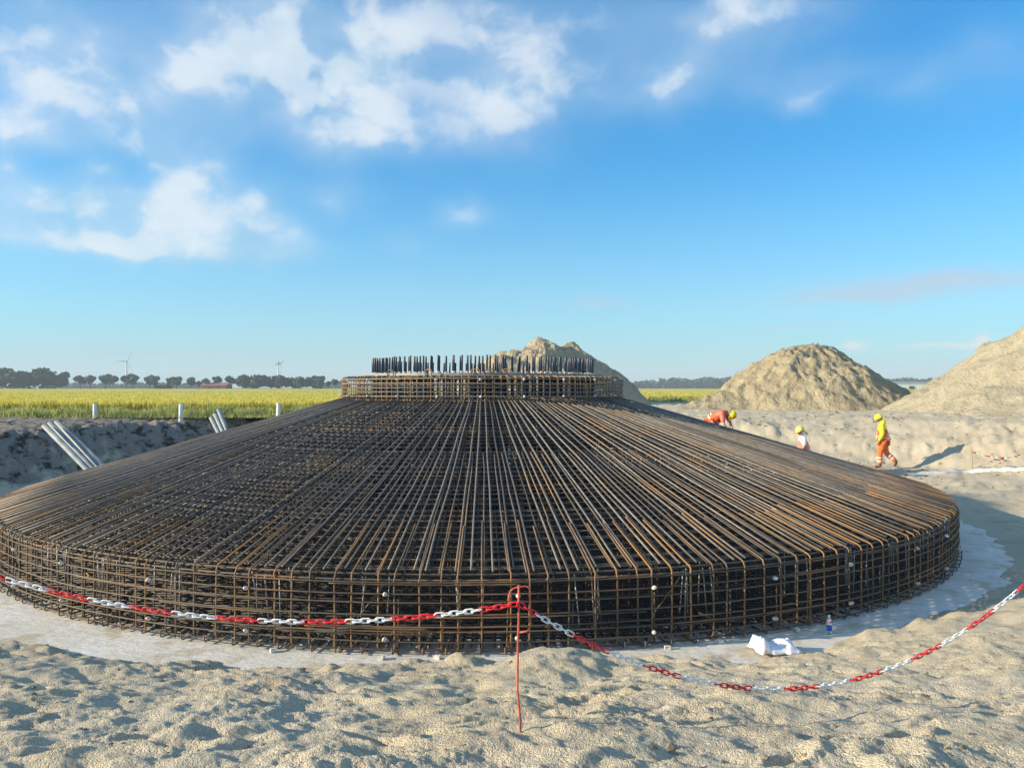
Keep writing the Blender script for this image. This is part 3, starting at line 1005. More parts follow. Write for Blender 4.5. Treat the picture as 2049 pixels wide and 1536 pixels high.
def crumpled_sheet():
    n, m_ = 34, 22
    V, F = [], []
    c = px(1556, 1318, 8.85)
    for j in range(m_ + 1):
        for i in range(n + 1):
            u, v = i / n, j / m_
            x = -.27 + .56 * u - .05 * v
            y = -.16 + .36 * v
            peak = math.exp(-((u - .13) / .12) ** 2) * (.17 + .02 * v) * (1 - .3 * v)
            hump = .13 * math.exp(-((u - .66) / .26) ** 2) * math.exp(-((v - .5) / .4) ** 2)
            nz = .045 * float(gnoise(np.array([u * 5.0 + 2]), np.array([v * 2.4]))[0]) + .02 * float(gnoise(np.array([u * 13]), np.array([v * 8 + 3]))[0])
            fold = .05 * abs(math.sin(u * 9 + v * 5)) ** .7
            e = min(u, 1 - u, v, 1 - v)
            z = .03 + (peak + hump + abs(nz) + fold * .6) * min(1, e * 7 + .12)
            V.append((x + nz * .8, y + nz * .4, z))
    w = n + 1
    for j in range(m_):
        for i in range(n):
            F.append((j * w + i, j * w + i + 1, (j + 1) * w + i + 1, (j + 1) * w + i))
    zz = max(gz(c.x, c.y), 0)
    o = link('crumpled_sheet', mesh('crumpled_sheet', V, F, M['cloth']), None, (c.x, c.y, zz), (0, 0, R_(4)))
    o.scale = (.92, .9, .82)
    s = o.modifiers.new('thickness', 'SOLIDIFY')
    s.thickness = .004
    tag(o, 'crumpled white sheet of fabric lying between the sand and the slab', 'sheet')
crumpled_sheet()

# ------------------------------------------------------------------ pipes, posts, strip
def pipe(name, top, low, rad, label, group):
    """a tube from its upper end through a lower visible point down to the ground"""
    d_ = (low - top).normalized()
    t = top.copy()
    for _ in range(400):
        if t.z < max(0.0, gz(t.x, t.y)) - .05:
            break
        t = t + d_ * .02
    o = empty(name, (t.x, t.y, t.z))
    tag(o, label, 'pipe', group)
    mb = MB()
    z = -d_
    a = z.orthogonal().normalized()
    b = z.cross(a)
    L = (top - t).length
    n = 16
    prof = [(rad, 0), (rad, L), (rad * .9, L), (rad * .9, L - .3)]
    for r, h in prof:
        for k in range(n):
            an = 2 * math.pi * k / n
            mb.V.append(tuple(z * h + (a * math.cos(an) + b * math.sin(an)) * r))
    for i in range(3):
        mb.mi = 0 if i < 2 else 1
        for k in range(n):
            l = (k + 1) % n
            mb.face((i * n + k, i * n + l, (i + 1) * n + l, (i + 1) * n + k))
    mb.mi = 1
    mb.face(tuple(3 * n + k for k in range(n)))
    mb.obj('pipe_wall', [M['pvc'], M['pvcin']], o)
pl = 'grey duct pipe leaning in the left bundle of four, %s'
for (tx, ty, lx, ly, Yq, w) in ((88, 850, 168, 931, 20.3, 'leftmost'), (99, 845, 180, 930, 20.5, 'second from left'), (113, 842, 191, 927, 20.75, 'third from left'), (125, 856, 197, 922, 21.1, 'rightmost')):
    pipe('duct_pipe', px(tx, ty, Yq), px(lx, ly, Yq), .078, pl % w, 'duct pipes left of the cage')
pl = 'grey duct pipe sticking up behind the cone, %s of the three in the farther bundle'
for (tx, ty, lx, ly, Yq, w) in ((422, 834, 437, 864, 27.4, 'leftmost'), (430, 827, 446, 862, 27.7, 'middle'), (437, 818, 454, 860, 28.0, 'rightmost')):
    pipe('duct_pipe', px(tx, ty, Yq), px(lx, ly, Yq), .078, pl % w, 'duct pipes behind the cage')
for xp, yt, yb, lab in ((190, 808, 836, 'short white post by the field edge, leftmost of the three white posts'),
                        (361.5, 808, 836, 'short white post by the field edge, middle of the three white posts'),
                        (554.5, 806, 832, 'short white post by the field edge, nearest to the pedestal')):
    Yq = 30.2
    b = px(xp, yb, Yq)
    z0 = gz(b.x, Yq)
    h = px(xp, yt, Yq).z - z0
    mb = MB()
    mb.lathe([(0.074, -.06), (.074, h - .012), (.066, h), (.060, h), (.060, h - .1), (0, h - .1)], 14)
    o = mb.obj('marker_post', M['stake'], None, (b.x, Yq, z0), (random.uniform(-.03, .03), random.uniform(-.03, .03), 0))
    tag(o, lab, 'post', 'white posts along the field')
b = px(313, 837, 29.8)
mb = MB()
z0 = gz(b.x, 29.8)
mb.tube([(0, 0, -.05), (-.05, 0, .15), (-.09, .01, .29)], [.02, .019, .016], 6)
o = mb.obj('wooden_stake', M['wood'], None, (b.x, 29.8, z0))
tag(o, 'thin leaning brown wooden stick between two white posts', 'stake')

def hit(x, y, Y0=12.0, Y1=60.0):
    Ys = np.arange(Y0, Y1, .04)
    Xs = (x - 1024.5) / FPX * Ys
    low = EYE - (y - HOR) / FPX * Ys <= np.maximum(ground_z(Xs, Ys, False), 0)
    return float(Ys[np.argmax(low)]) if low.any() else Y1
def ground_strip():
    cl = [(1818, 951), (1850, 946.5), (1890, 943.5), (1930, 941), (1975, 939), (2015, 937), (2060, 935.5), (2140, 933)]
    V, F = [], []
    pts = []
    for i in range(70):
        t = i / 69 * (len(cl) - 1)
        k = min(int(t), len(cl) - 2)
        f = t - k
        x, y = cl[k][0] * (1 - f) + cl[k + 1][0] * f, cl[k][1] * (1 - f) + cl[k + 1][1] * f
        Yq = hit(x, y + 2)
        pts.append(Vector(((x - 1024.5) / FPX * Yq, Yq, 0)))
    ysm = [sum(pts[min(max(i + q, 0), 69)].y for q in range(-6, 7)) / 13 for i in range(70)]
    for p, q in zip(pts, ysm):
        p.x *= q / p.y
        p.y = q
    for i, p in enumerate(pts):
        t = (pts[min(i + 1, 69)] - pts[max(i - 1, 0)]).normalized()
        nrm = Vector((-t.y, t.x, 0))
        w = .17 + .02 * math.sin(i * .35) + random.uniform(-.012, .012)
        for q, dz in ((-w, -.04), (-w * .8, .035), (0, .05), (w * .8, .05), (w, -.04)):
            a = p + nrm * q
            V.append((a.x, a.y, max(gz(a.x, a.y), 0) + dz))
    for i in range(69):
        for k in range(4):
            F.append((i * 5 + k, i * 5 + k + 1, (i + 1) * 5 + k + 1, (i + 1) * 5 + k))
    o = link('pale_strip', mesh('pale_strip', V, F, M['strip']))
    tag(o, 'long pale strip of sheeting lying along the foot of the right sand bank', 'sheeting')
ground_strip()

# far chain on the right-hand bank
fpY = hit(1945, 936) - .15
fb = px(1945, 934, fpY)
fpin = tag(empty('barrier_pin', (fb.x, fpY, gz(fb.x, fpY))), 'thin pale pin on the right bank holding the far end of a chain', 'barrier pin')
mb = MB()
top_z = px(1943, 893, fpY).z - gz(fb.x, fpY)
mb.tube([(0, 0, -.05), (0.0, 0, top_z * .5), (-.03, 0, top_z)], .010, 6)
mb.obj('shaft', M['wood'], fpin)
fch = tag(empty('far_barrier_chain', (fb.x, fpY, gz(fb.x, fpY) + .4)), 'distant white and red chain sagging across the right sand bank', 'chain')
p0, p1 = px(1944, 903, fpY), px(2150, 888, fpY - .4)
for k in range(22):
    mb = MB()
    pts = []
    for q in range(4):
        t = (k + q / 3) / 22
        v = p0.lerp(p1, t)
        v.z -= 4 * .36 * t * (1 - t)
        pts.append(v - fch.location)
    mb.tube(pts, .021, 5)
    mb.obj('chain_section', M['white'] if k % 3 else M['orange_pin'], fch)
p1 = px(2150, 872, fpY - .2)
for k in range(22):
    mb = MB()
    pts = []
    for q in range(4):
        t = (k + q / 3) / 22
        v = p0.lerp(p1, t)
        v.z -= 4 * .42 * t * (1 - t)
        pts.append(v - fch.location)
    mb.tube(pts, .017, 5)
    mb.obj('chain_section', M['white'] if k % 2 else M['orange_pin'], fch)

# ------------------------------------------------------------------ sand heaps
def heap(name, label, mat, cx, cy, peaks, ext, res, amp, fr, rill=0.0, group='heaps of dug sand'):
    n = int(2 * ext / res)
    xs = np.linspace(-ext, ext, n)
    X, Y = np.meshgrid(xs, xs)
    wx = X + .5 * fbm(X * .35 + cx, Y * .35 + cy, 3)
    wy = Y + .5 * fbm(X * .35 - cy, Y * .35 + 7, 3)
    Z = np.full(X.shape, -5.0)
    for (ux, uy, h, sl, rd) in peaks:
        dist = np.hypot(wx - ux, (wy - uy))
        zz = h - np.sqrt((dist * sl) ** 2 + rd * rd) + rd
        Z = np.maximum(Z, zz) + 0.12 * np.exp(-np.abs(Z - zz) * 2.0)
    body = np.clip((Z + .3) / 1.2, 0, 1)
    ang = np.arctan2(wy, wx)
    Z = Z + body * amp * fbm(X * fr, Y * fr, 5, gain=.55)
    if rill:
        Z = Z + body * rill * fbm(ang * 7, np.hypot(X, Y) * .7, 4, gain=.6)
    Z = np.maximum(Z, -1.2)
    keep = Z > -1.1
    V = np.stack([X.ravel(), Y.ravel(), Z.ravel()], 1)
    idx = np.arange(n * n).reshape(n, n)
    F = np.stack([idx[:-1, :-1], idx[:-1, 1:], idx[1:, 1:], idx[1:, :-1]], -1).reshape(-1, 4)
    F = F[keep.ravel()[F].any(1)]
    used = np.unique(F)
    rm = np.full(n * n, -1)
    rm[used] = np.arange(len(used))
    o = link(name, mesh(name, V[used], rm[F], mat), None, (cx, cy, GZ))
    tag(o, label, 'sand heap', group)
heap('sand_heap', 'rounded clumpy brown sand heap standing between the bending worker and the hall', M['heap_mid'], 18.3, 47.5,
     [(-.1, 0, 3.78, .84, 2.2), (1.5, .3, 2.9, .82, 1.1), (-2.6, 0, 2.5, .80, 1.0), (-5.6, -2.5, .85, .6, .3), (-6.9, -2, .4, .5, .3)], 10, .08, .13, 1.9, .08)
heap('sand_heap', 'largest smooth pale sand heap cut off by the right picture edge', M['heap_right'], 29.0, 37.2,
     [(0, 0, 6.1, .68, .5), (2.5, 1, 6.5, .66, .5), (-2.7, -.6, 4.15, .70, .15), (-5.0, -6.0, .9, .30, .3)], 13, .13, .15, .6, .10)
heap('sand_heap', 'twin-peaked sand heap rising behind the ring of anchor bolts', M['heap_far'], 2.2, 55.5,
     [(0, 0, 4.72, .80, .25), (2.15, 1.2, 4.45, .76, .2), (-2.6, -.5, 3.75, .75, .3), (-1.0, -.3, 4.1, .8, .4)], 9.5, .10, .20, .7, .16)

# loose clods of sand and earth
mb = MB()
ico = []
for i in range(1500):
    near = i < 560
    if near:
        Yq = random.uniform(3.4, 9.0)
        Xq = random.uniform(-.75, .75) * Yq
        s = random.uniform(.006, .022) * (1.8 if random.random() < .06 else 1)
    else:
        Yq = random.uniform(22, 33)
        Xq = random.choice((-1, 1)) * random.uniform(.3, .72) * Yq
        s = random.uniform(.015, .06)
    z0 = gz(Xq, Yq) if not near else float(ground_z(np.array([Xq]), np.array([Yq]))[0])
    if np.hypot(Xq - AX, Yq - AY) < 10.7:
        continue
    b = len(mb.V)
    for (x, y, z) in ((0, 0, 1), (1, 0, 0), (0, 1, 0), (-1, 0, 0), (0, -1, 0), (.55, .55, .5), (-.55, .55, .5), (-.55, -.55, .5), (.55, -.55, .5)):
        j = random.uniform(.7, 1.3)
        mb.V.append((Xq + x * s * j, Yq + y * s * j, z0 - s * .15 + z * s * .8 * j))
    for f in ((0, 5, 6), (0, 6, 7), (0, 7, 8), (0, 8, 5), (1, 2, 5), (2, 3, 6), (3, 4, 7), (4, 1, 8), (5, 2, 6), (6, 3, 7), (7, 4, 8), (8, 1, 5)):
        mb.face(tuple(b + q for q in f))
for i in range(260):
    Xq, Yq = random.uniform(10, 32), random.uniform(31, 41)
    s = random.uniform(.03, .11)
    b = len(mb.V)
    z0 = gz(Xq, Yq)
    for (x, y, z) in ((0, 0, 1), (1, 0, 0), (0, 1, 0), (-1, 0, 0), (0, -1, 0)):
        j = random.uniform(.7, 1.3)
        mb.V.append((Xq + x * s * j, Yq + y * s * j, z0 - s * .1 + z * s * .8 * j))
    for f in ((0, 1, 2), (0, 2, 3), (0, 3, 4), (0, 4, 1)):
        mb.face(tuple(b + q for q in f))
o = mb.obj('earth_clods', plain('clod_earth', (0.24, 0.19, 0.13), 0.95, var=.5, scale=3, spec=.1), smooth=False)
tag(o, 'loose earth clods scattered over the sand', 'clods', kind='stuff')

# ------------------------------------------------------------------ grain field and verge
CT = GZ + .50
def field_sheet():
    xs = np.concatenate([np.linspace(-420, -60, 30)[:-1], np.linspace(-60, 60, 161), np.linspace(60, 420, 30)[1:]])
    ys = np.concatenate([np.linspace(0, 30, 90), np.geomspace(31, 400, 70)])
    X, T = np.meshgrid(xs, ys)
    F0 = fieldY(X)
    Y = F0 + T * (400 - F0) / 400
    Z = CT - .04 + .05 * fbm(X * .5, Y * .5, 3) + .03 * fbm(X * 3, Y * 3, 2)
    n, m_ = X.shape[1], X.shape[0]
    Z[0, :] = GZ - .1
    V = np.stack([X.ravel(), Y.ravel(), Z.ravel()], 1)
    i = np.arange(m_ - 1)[:, None] * n
    j = np.arange(n - 1)[None, :]
    F = np.stack([i + j, i + j + 1, i + n + j + 1, i + n + j], -1).reshape(-1, 4)
    # ears standing out of the sheet
    B = []
    def blades(N, x0, x1, d0, d1, zb, zt, w):
        bx = rng.uniform(x0, x1, N)
        by = fieldY(bx) + d0 + (d1 - d0) * rng.random(N) ** 1.6
        return bx, by, zb, zt, w
    quads = []
    for N, x0, x1, d0, d1, zb, zt, w in ((26000, -34, 0, 0, 6, GZ, .52, .035), (26000, -60, 0, 6, 40, CT - .1, .13, .08), (9000, 8, 44, 0, 12, GZ, .5, .07), (9000, 8, 70, 10, 70, CT - .1, .13, .12), (9000, -110, 0, 40, 140, CT - .1, .13, .2)):
        bx = rng.uniform(x0, x1, N)
        by = fieldY(bx) + d0 + (d1 - d0) * rng.random(N) ** 1.5
        a = rng.uniform(0, np.pi, N)
        h = zt * rng.uniform(.75, 1.18, N)
        lx, ly = rng.normal(0, .06, N) + .03, rng.normal(0, .05, N)
        dx, dy = np.cos(a) * w / 2, np.sin(a) * w / 2
        q = np.stack([np.stack([bx - dx, by - dy, np.full(N, zb)], 1), np.stack([bx + dx, by + dy, np.full(N, zb)], 1),
                      np.stack([bx + lx + dx * .6, by + ly + dy * .6, zb + h], 1), np.stack([bx + lx - dx * .6, by + ly - dy * .6, zb + h], 1)], 1)
        quads.append(q.reshape(-1, 3))
    Q = np.vstack(quads)
    base = len(V)
    QF = (np.arange(len(Q)).reshape(-1, 4) + base)
    mi = np.concatenate([np.zeros(len(F), int), np.ones(len(QF), int)])
    o = link('grain_crop', mesh('grain_crop', np.vstack([V, Q]), np.vstack([F, QF]), [M['crop'], M['ear']], False, mi))
    tag(o, 'ripe yellow grain crop filling the flat field behind the pit', 'crop', kind='stuff')
    # green weeds in front of the grain
    quads = []
    for N, x0, x1, d0, d1, w, hm in ((20000, -34, 0, -1.5, .6, .035, .44), (5000, 8, 44, -2.5, .6, .09, .42), (1500, -34, -4, -2.3, -1.2, .03, .2)):
        bx = rng.uniform(x0, x1, N)
        by = fieldY(bx) + rng.uniform(d0, d1, N)
        cl = .72 + .5 * fbm(bx * .9, by * .9, 3)
        h = hm * np.clip(cl, .35, 1.25) * rng.uniform(.6, 1.15, N)
        a = rng.uniform(0, np.pi, N)
        lx, ly = rng.normal(0, .08, N), rng.normal(0, .06, N)
        dx, dy = np.cos(a) * w / 2, np.sin(a) * w / 2
        zb = np.full(N, GZ - .04)
        q = np.stack([np.stack([bx - dx, by - dy, zb], 1), np.stack([bx + dx, by + dy, zb], 1),
                      np.stack([bx + lx + dx * .4, by + ly + dy * .4, zb + h], 1), np.stack([bx + lx - dx * .4, by + ly - dy * .4, zb + h], 1)], 1)
        quads.append(q.reshape(-1, 3))
    Q = np.vstack(quads)
    o = link('green_verge', mesh('green_verge', Q, np.arange(len(Q)).reshape(-1, 4), M['verge'], False))
    tag(o, 'strip of tall green weeds along the front of the grain', 'weeds', kind='stuff')
field_sheet()

# ------------------------------------------------------------------ far trees
def crown_mesh(seed, n, rx, rz, base, lobes, mat, size):
    r = random.Random(seed)
    L = []
    for i in range(lobes):
        a = r.uniform(0, 6.28)
        q = r.uniform(.15, .80)
        L.append((rx * q * math.cos(a), rx * q * math.sin(a), base + rz * r.uniform(.45, 1.5), r.uniform(.32, .62)))
    L.append((0, 0, base + rz, .8))
    mb = MB()
    for i in range(n):
        cx_, cy_, cz_, s = r.choice(L)
        while True:
            v = Vector((r.uniform(-1, 1), r.uniform(-1, 1), r.uniform(-1, 1)))
            if .1 < v.length < 1:
                break
        v = v.normalized() * (v.length ** .35)
        p = Vector((cx_ + v.x * rx * s, cy_ + v.y * rx * s, cz_ + v.z * rz * s * .9))
        if p.z < base * .55:
            continue
        nrm = (v + Vector((r.gauss(0, .5), r.gauss(0, .5), r.gauss(0, .5)))).normalized()
        a = nrm.orthogonal().normalized()
        a = Quaternion(nrm, r.uniform(0, 6.28)) @ a
        b = nrm.cross(a)
        w = size * r.uniform(.6, 1.3)
        mb.quad(p - a * w - b * w * .5, p + a * w * .3 - b * w, p + a * w + b * w * .4, p - a * w * .4 + b * w)
    return mb.mesh('crown', mat, False)
def trunk_mesh(seed, h, r0):
    r = random.Random(seed)
    mb = MB()
    mb.tube([(0, 0, -.3), (.03, 0, h * .35), (r.uniform(-.15, .15), r.uniform(-.15, .15), h * .75)], [r0, r0 * .7, r0 * .25], 7)
    for i in range(4):
        a = r.uniform(0, 6.28)
        z = h * r.uniform(.32, .5)
        mb.tube([(0, 0, z), (.8 * math.cos(a), .8 * math.sin(a), z + 1.0), (1.6 * math.cos(a), 1.6 * math.sin(a), z + 1.6)], [r0 * .5, r0 * .32, r0 * .12], 5)
    return mb.mesh('trunk', M['trunk'])
TY = 450.0
ROW = [crown_mesh(i, 520, 3.1, 2.8, 2.75, 7, M['leaf'], .58) for i in range(6)]
ROWT = [trunk_mesh(i, 6.5, .22) for i in range(3)]
WOOD = [crown_mesh(40 + i, 700, 5.2, 5.4, 1.0, 9, M['leafdark'], .75) for i in range(4)]
WOODT = [trunk_mesh(60 + i, 9, .35) for i in range(2)]
ORD = ['first', 'second', 'third', 'fourth', 'fifth', 'sixth', 'seventh', 'eighth', 'ninth', 'tenth', 'eleventh', 'twelfth', 'thirteenth', 'fourteenth', 'fifteenth']
def tree(xp, ytop, big, label, group, wide=1.0, Y=TY):
    h = (778.5 - ytop) / FPX * Y
    X = (xp - 1024.5) / FPX * Y
    o = empty('wood_tree' if big else 'roadside_tree', (X, Y + random.uniform(-6, 6), GZ), random.uniform(0, 6.28))
    H = 10.7 if big else 7.9
    s = h / H
    o.scale = (s * wide * random.uniform(.88, 1.12), s * wide, s)
    tag(o, label, 'tree', group)
    link('trunk', random.choice(WOODT if big else ROWT), o)
    link('crown', random.choice(WOOD if big else ROW), o)
for i, (x, y) in enumerate(((-28, 737), (6, 735), (22, 740), (40, 741), (58, 741), (80, 734), (98, 741))):
    tree(x, y, True, 'big dark tree of the left-edge wood beyond the field, %s from the left' % ORD[i], 'wood at the left edge', 1.2)
for i, (x, y, w) in enumerate(((131, 753, .8), (152, 750, 1.15), (178, 751, .95), (203, 748.5, 1.1), (227, 751, .95), (249, 750.5, 1), (272, 748, 1.1), (294, 750.5, 1), (315, 752, .9))):
    tree(x, y, False, 'round-crowned tree in the roadside row, %s after the left wood' % ORD[i], 'roadside row of trees', w)
for i, (x, y, w) in enumerate(((337, 755, .85), (359, 753, 1.1), (382, 754, .9), (397, 762, .9))):
    tree(x, y, False, 'small round tree left of the red-roofed barn, %s counted towards the barn' % ORD[i], 'trees left of the barn', w)
for i, (x, y, w) in enumerate(((420, 756, 1.0), (439, 752.5, 1.0), (458, 751, 1.0))):
    tree(x, y, False, 'round tree rising behind the red-roofed barn, %s from the left' % ORD[i], 'trees behind the barn', w)
for i, (x, y) in enumerate(((484, 748), (505, 750), (519, 748), (543, 751), (562, 751), (583, 753), (603, 754), (622, 752), (635, 750), (642, 757))):
    tree(x, y, True, 'dark tree in the dense clump right of the barn, %s from the left' % ORD[i], 'dense tree clump', 1.15)
for i, (x, y, w) in enumerate(((656, 762, .9), (673, 758, 1.0), (684, 760, .9))):
    tree(x, y, False, 'small far tree left of the pedestal, %s from the left' % ORD[i], 'trees left of the pedestal', w)
def wood_band(name, label, segs, Y, mat, size):
    """far-off woods that read as one mass"""
    mb = MB()
    for (x0, x1, y0, y1, n) in segs:
        for i in range(n):
            xp = random.uniform(x0, x1)
            top = y0 + (y1 - y0) * 0.5 * (1 + math.sin(xp * .11) * .6 + math.sin(xp * .037 + 1) * .4) * .55
            p = px(xp, random.uniform(top, 776), Y + random.uniform(-25, 25))
            nrm = Vector((random.gauss(0, 1), random.gauss(-.6, 1), random.gauss(.4, 1))).normalized()
            a = nrm.orthogonal().normalized()
            b = nrm.cross(a)
            w = size * random.uniform(.6, 1.3)
            mb.quad(p - a * w - b * w * .6, p + a * w * .5 - b * w, p + a * w + b * w * .5, p - a * w * .4 + b * w)
    o = mb.obj(name, mat, smooth=False)
    tag(o, label, 'wood', kind='stuff')
wood_band('far_wood', 'hazy blue-green far woods on the horizon', [(1200, 1330, 762, 772, 900), (1320, 1490, 755, 766, 1700), (1690, 1880, 757, 764, 1500), (100, 420, 766, 773, 1500), (640, 700, 763, 772, 300), (1900, 2300, 757, 768, 1500)], 900, M['leafdark'], 2.0)
def low_hedge(xa, xb, ytop, label):
    mb = MB()
    Y = 446
    for i in range(260):
        p = px(random.uniform(xa, xb), random.uniform(ytop, 778), Y + random.uniform(-1.5, 1.5))
        nrm = Vector((random.gauss(0, 1), random.gauss(-.6, 1), random.gauss(.4, 1))).normalized()
        a = nrm.orthogonal().normalized()
        b = nrm.cross(a)
        w = random.uniform(.3, .6)
        mb.quad(p - a * w - b * w, p + a * w - b * w, p + a * w + b * w, p - a * w + b * w)
    c = px((xa + xb) / 2, 778, Y)
    mb.V = [(x - c.x, y - c.y, z - GZ) for x, y, z in mb.V]
    o = mb.obj('hedge', M['leaf'], None, (c.x, c.y, GZ), smooth=False)
    tag(o, label, 'hedge')
low_hedge(310, 345, 771, 'low green hedge under the trees left of the barn')
low_hedge(-10, 112, 770, 'low undergrowth at the foot of the left-edge wood')

def gable(name, xa, xb, yroof, yeave, Y, depth, wm, rm, label, cat, doors):
    c = px((xa + xb) / 2, 778, Y)
    o = empty(name, (c.x, Y, GZ))
    tag(o, label, cat)
    w = (xb - xa) / FPX * Y
    he = px(0, yeave, Y).z - GZ
    hr = px(0, yroof, Y).z - GZ
    MB().box((0, depth / 2, he / 2), (w, depth, he)).obj('wall', wm, o, smooth=False)
    mb = MB()
    e = .4
    mb.V = [(-w / 2 - e, -e, he), (w / 2 + e, -e, he), (w / 2 + e, depth + e, he), (-w / 2 - e, depth + e, he), (-w / 2 - e, depth / 2, hr), (w / 2 + e, depth / 2, hr)]
    for f in ((0, 1, 5, 4), (2, 3, 4, 5), (0, 4, 3), (1, 2, 5), (0, 3, 2, 1)):
        mb.face(f)
    mb.obj('roof', rm, o, smooth=False)
    for (dx, dw, dh) in doors:
        MB().box((dx * w / 2, -.06, dh / 2), (dw, .2, dh)).obj('door', M['hallgate'], o, smooth=False)
gable('barn', 402, 452, 765, 771.5, 440, 10, M['barnwall'], M['barnroof'], 'low red-roofed brick barn between the roadside trees and the clump', 'barn', [(-.3, 2.2, 2.0), (.35, 2.2, 2.0)])
gable('white_hall', 1740, 1900, 763.5, 765.5, 300, 26, M['wallwhite'], M['hallroof'], 'long low white hall between the two sand heaps on the right', 'hall', [(.05, 2.0, 1.7)])

# ------------------------------------------------------------------ wind turbines
def turbine(xp, yhub, Y, ang, yaw, label, bl):
    b = px(xp, 778, Y)
    o = empty('wind_turbine', (b.x, Y, GZ))
    tag(o, label, 'wind turbine', 'wind turbines beyond the trees')
    h = px(xp, yhub, Y).z - GZ
    mb = MB()
    mb.tube([(0, 0, 0), (0, 0, h * .5), (0, 0, h)], [1.6, 1.3, 1.0], 10)
    mb.obj('tower', M['turbine'], o)
    hd = empty('rotor_axis', (0, 0, 0)) if False else None
    mb = MB()
    cy, sy = math.cos(yaw), math.sin(yaw)
    ax = Vector((sy, -cy, 0))
    mb.tube([ax * -5 + Vector((0, 0, h + .8)), ax * 0 + Vector((0, 0, h + 1.0)), ax * 3.4 + Vector((0, 0, h + .8))], [1.3, 1.8, 1.3], 10)
    nac = mb.obj('nacelle', M['turbine_dark'], o)
    c0 = ax * 4.3 + Vector((0, 0, h + .8))
    mb = MB()
    mb.tube([c0 - ax * 1.2, c0, c0 + ax * 1.4], [1.3, 1.3, .4], 10)
    mb.obj('hub', M['turbine'], nac)
    side = Vector((cy, sy, 0))
    for k in range(3):
        a = ang + k * 2 * math.pi / 3
        dv = side * math.sin(a) + Vector((0, 0, math.cos(a)))
        tv = dv.cross(ax)
        mb = MB()
        for f, w in ((.03, .7), (.2, 1.5), (.6, .9), (1, .15)):
            p = c0 + dv * bl * f
            for (q, e) in ((-.3, 0), (.1, .18), (.7, 0), (.1, -.18)):
                v = p + tv * w * q + ax * w * e
                mb.V.append(tuple(v))
        for i in range(3):
            for q in range(4):
                l = (q + 1) % 4
                mb.face((i * 4 + q, i * 4 + l, i * 4 + 4 + l, i * 4 + 4 + q))
        mb.face((12, 13, 14, 15))
        mb.obj('blade', M['turbine'], o)
turbine(253, 724, 1150, R_(150), R_(25), 'distant wind turbine rising over the roadside tree row', 17)
turbine(556.5, 729, 1180, R_(175), R_(80), 'distant wind turbine rising over the dense tree clump', 15)

# ------------------------------------------------------------------ workers
def skin_obj(name, verts, edges, radii, mat, parent, root=0, sub=2):
    me = bpy.data.meshes.new(name)
    me.from_pydata([tuple(v) for v in verts], edges, [])
    if name in ('trousers', 'jacket', 'shirt', 'vest'):
        radii = [tuple(q * 1.13 for q in r) if isinstance(r, tuple) else r * 1.13 for r in radii]
    me.materials.append(mat)
    o = link(name, me, parent)
    o.modifiers.new('skin', 'SKIN').use_smooth_shade = True
    sv = me.skin_vertices[0].data
    for i, r in enumerate(radii):
        sv[i].radius = r if isinstance(r, tuple) else (r, r)
        sv[i].use_root = (i == root)
    ss = o.modifiers.new('subdivision', 'SUBSURF')
    ss.levels = ss.render_levels = sub
    return o
class Sk:
    def __init__(self):
        self.v, self.e, self.r = [], [], []
    def add(self, p, r, par=None):
        self.v.append(Vector(p))
        self.r.append(r)
        if par is not None:
            self.e.append((par, len(self.v) - 1))
        return len(self.v) - 1
    def chain(self, pts, rads, par=None):
        for p, r in zip(pts, rads):
            par = self.add(p, r, par)
        return par
def lerp(a, b, t):
    return Vector(a).lerp(Vector(b), t)

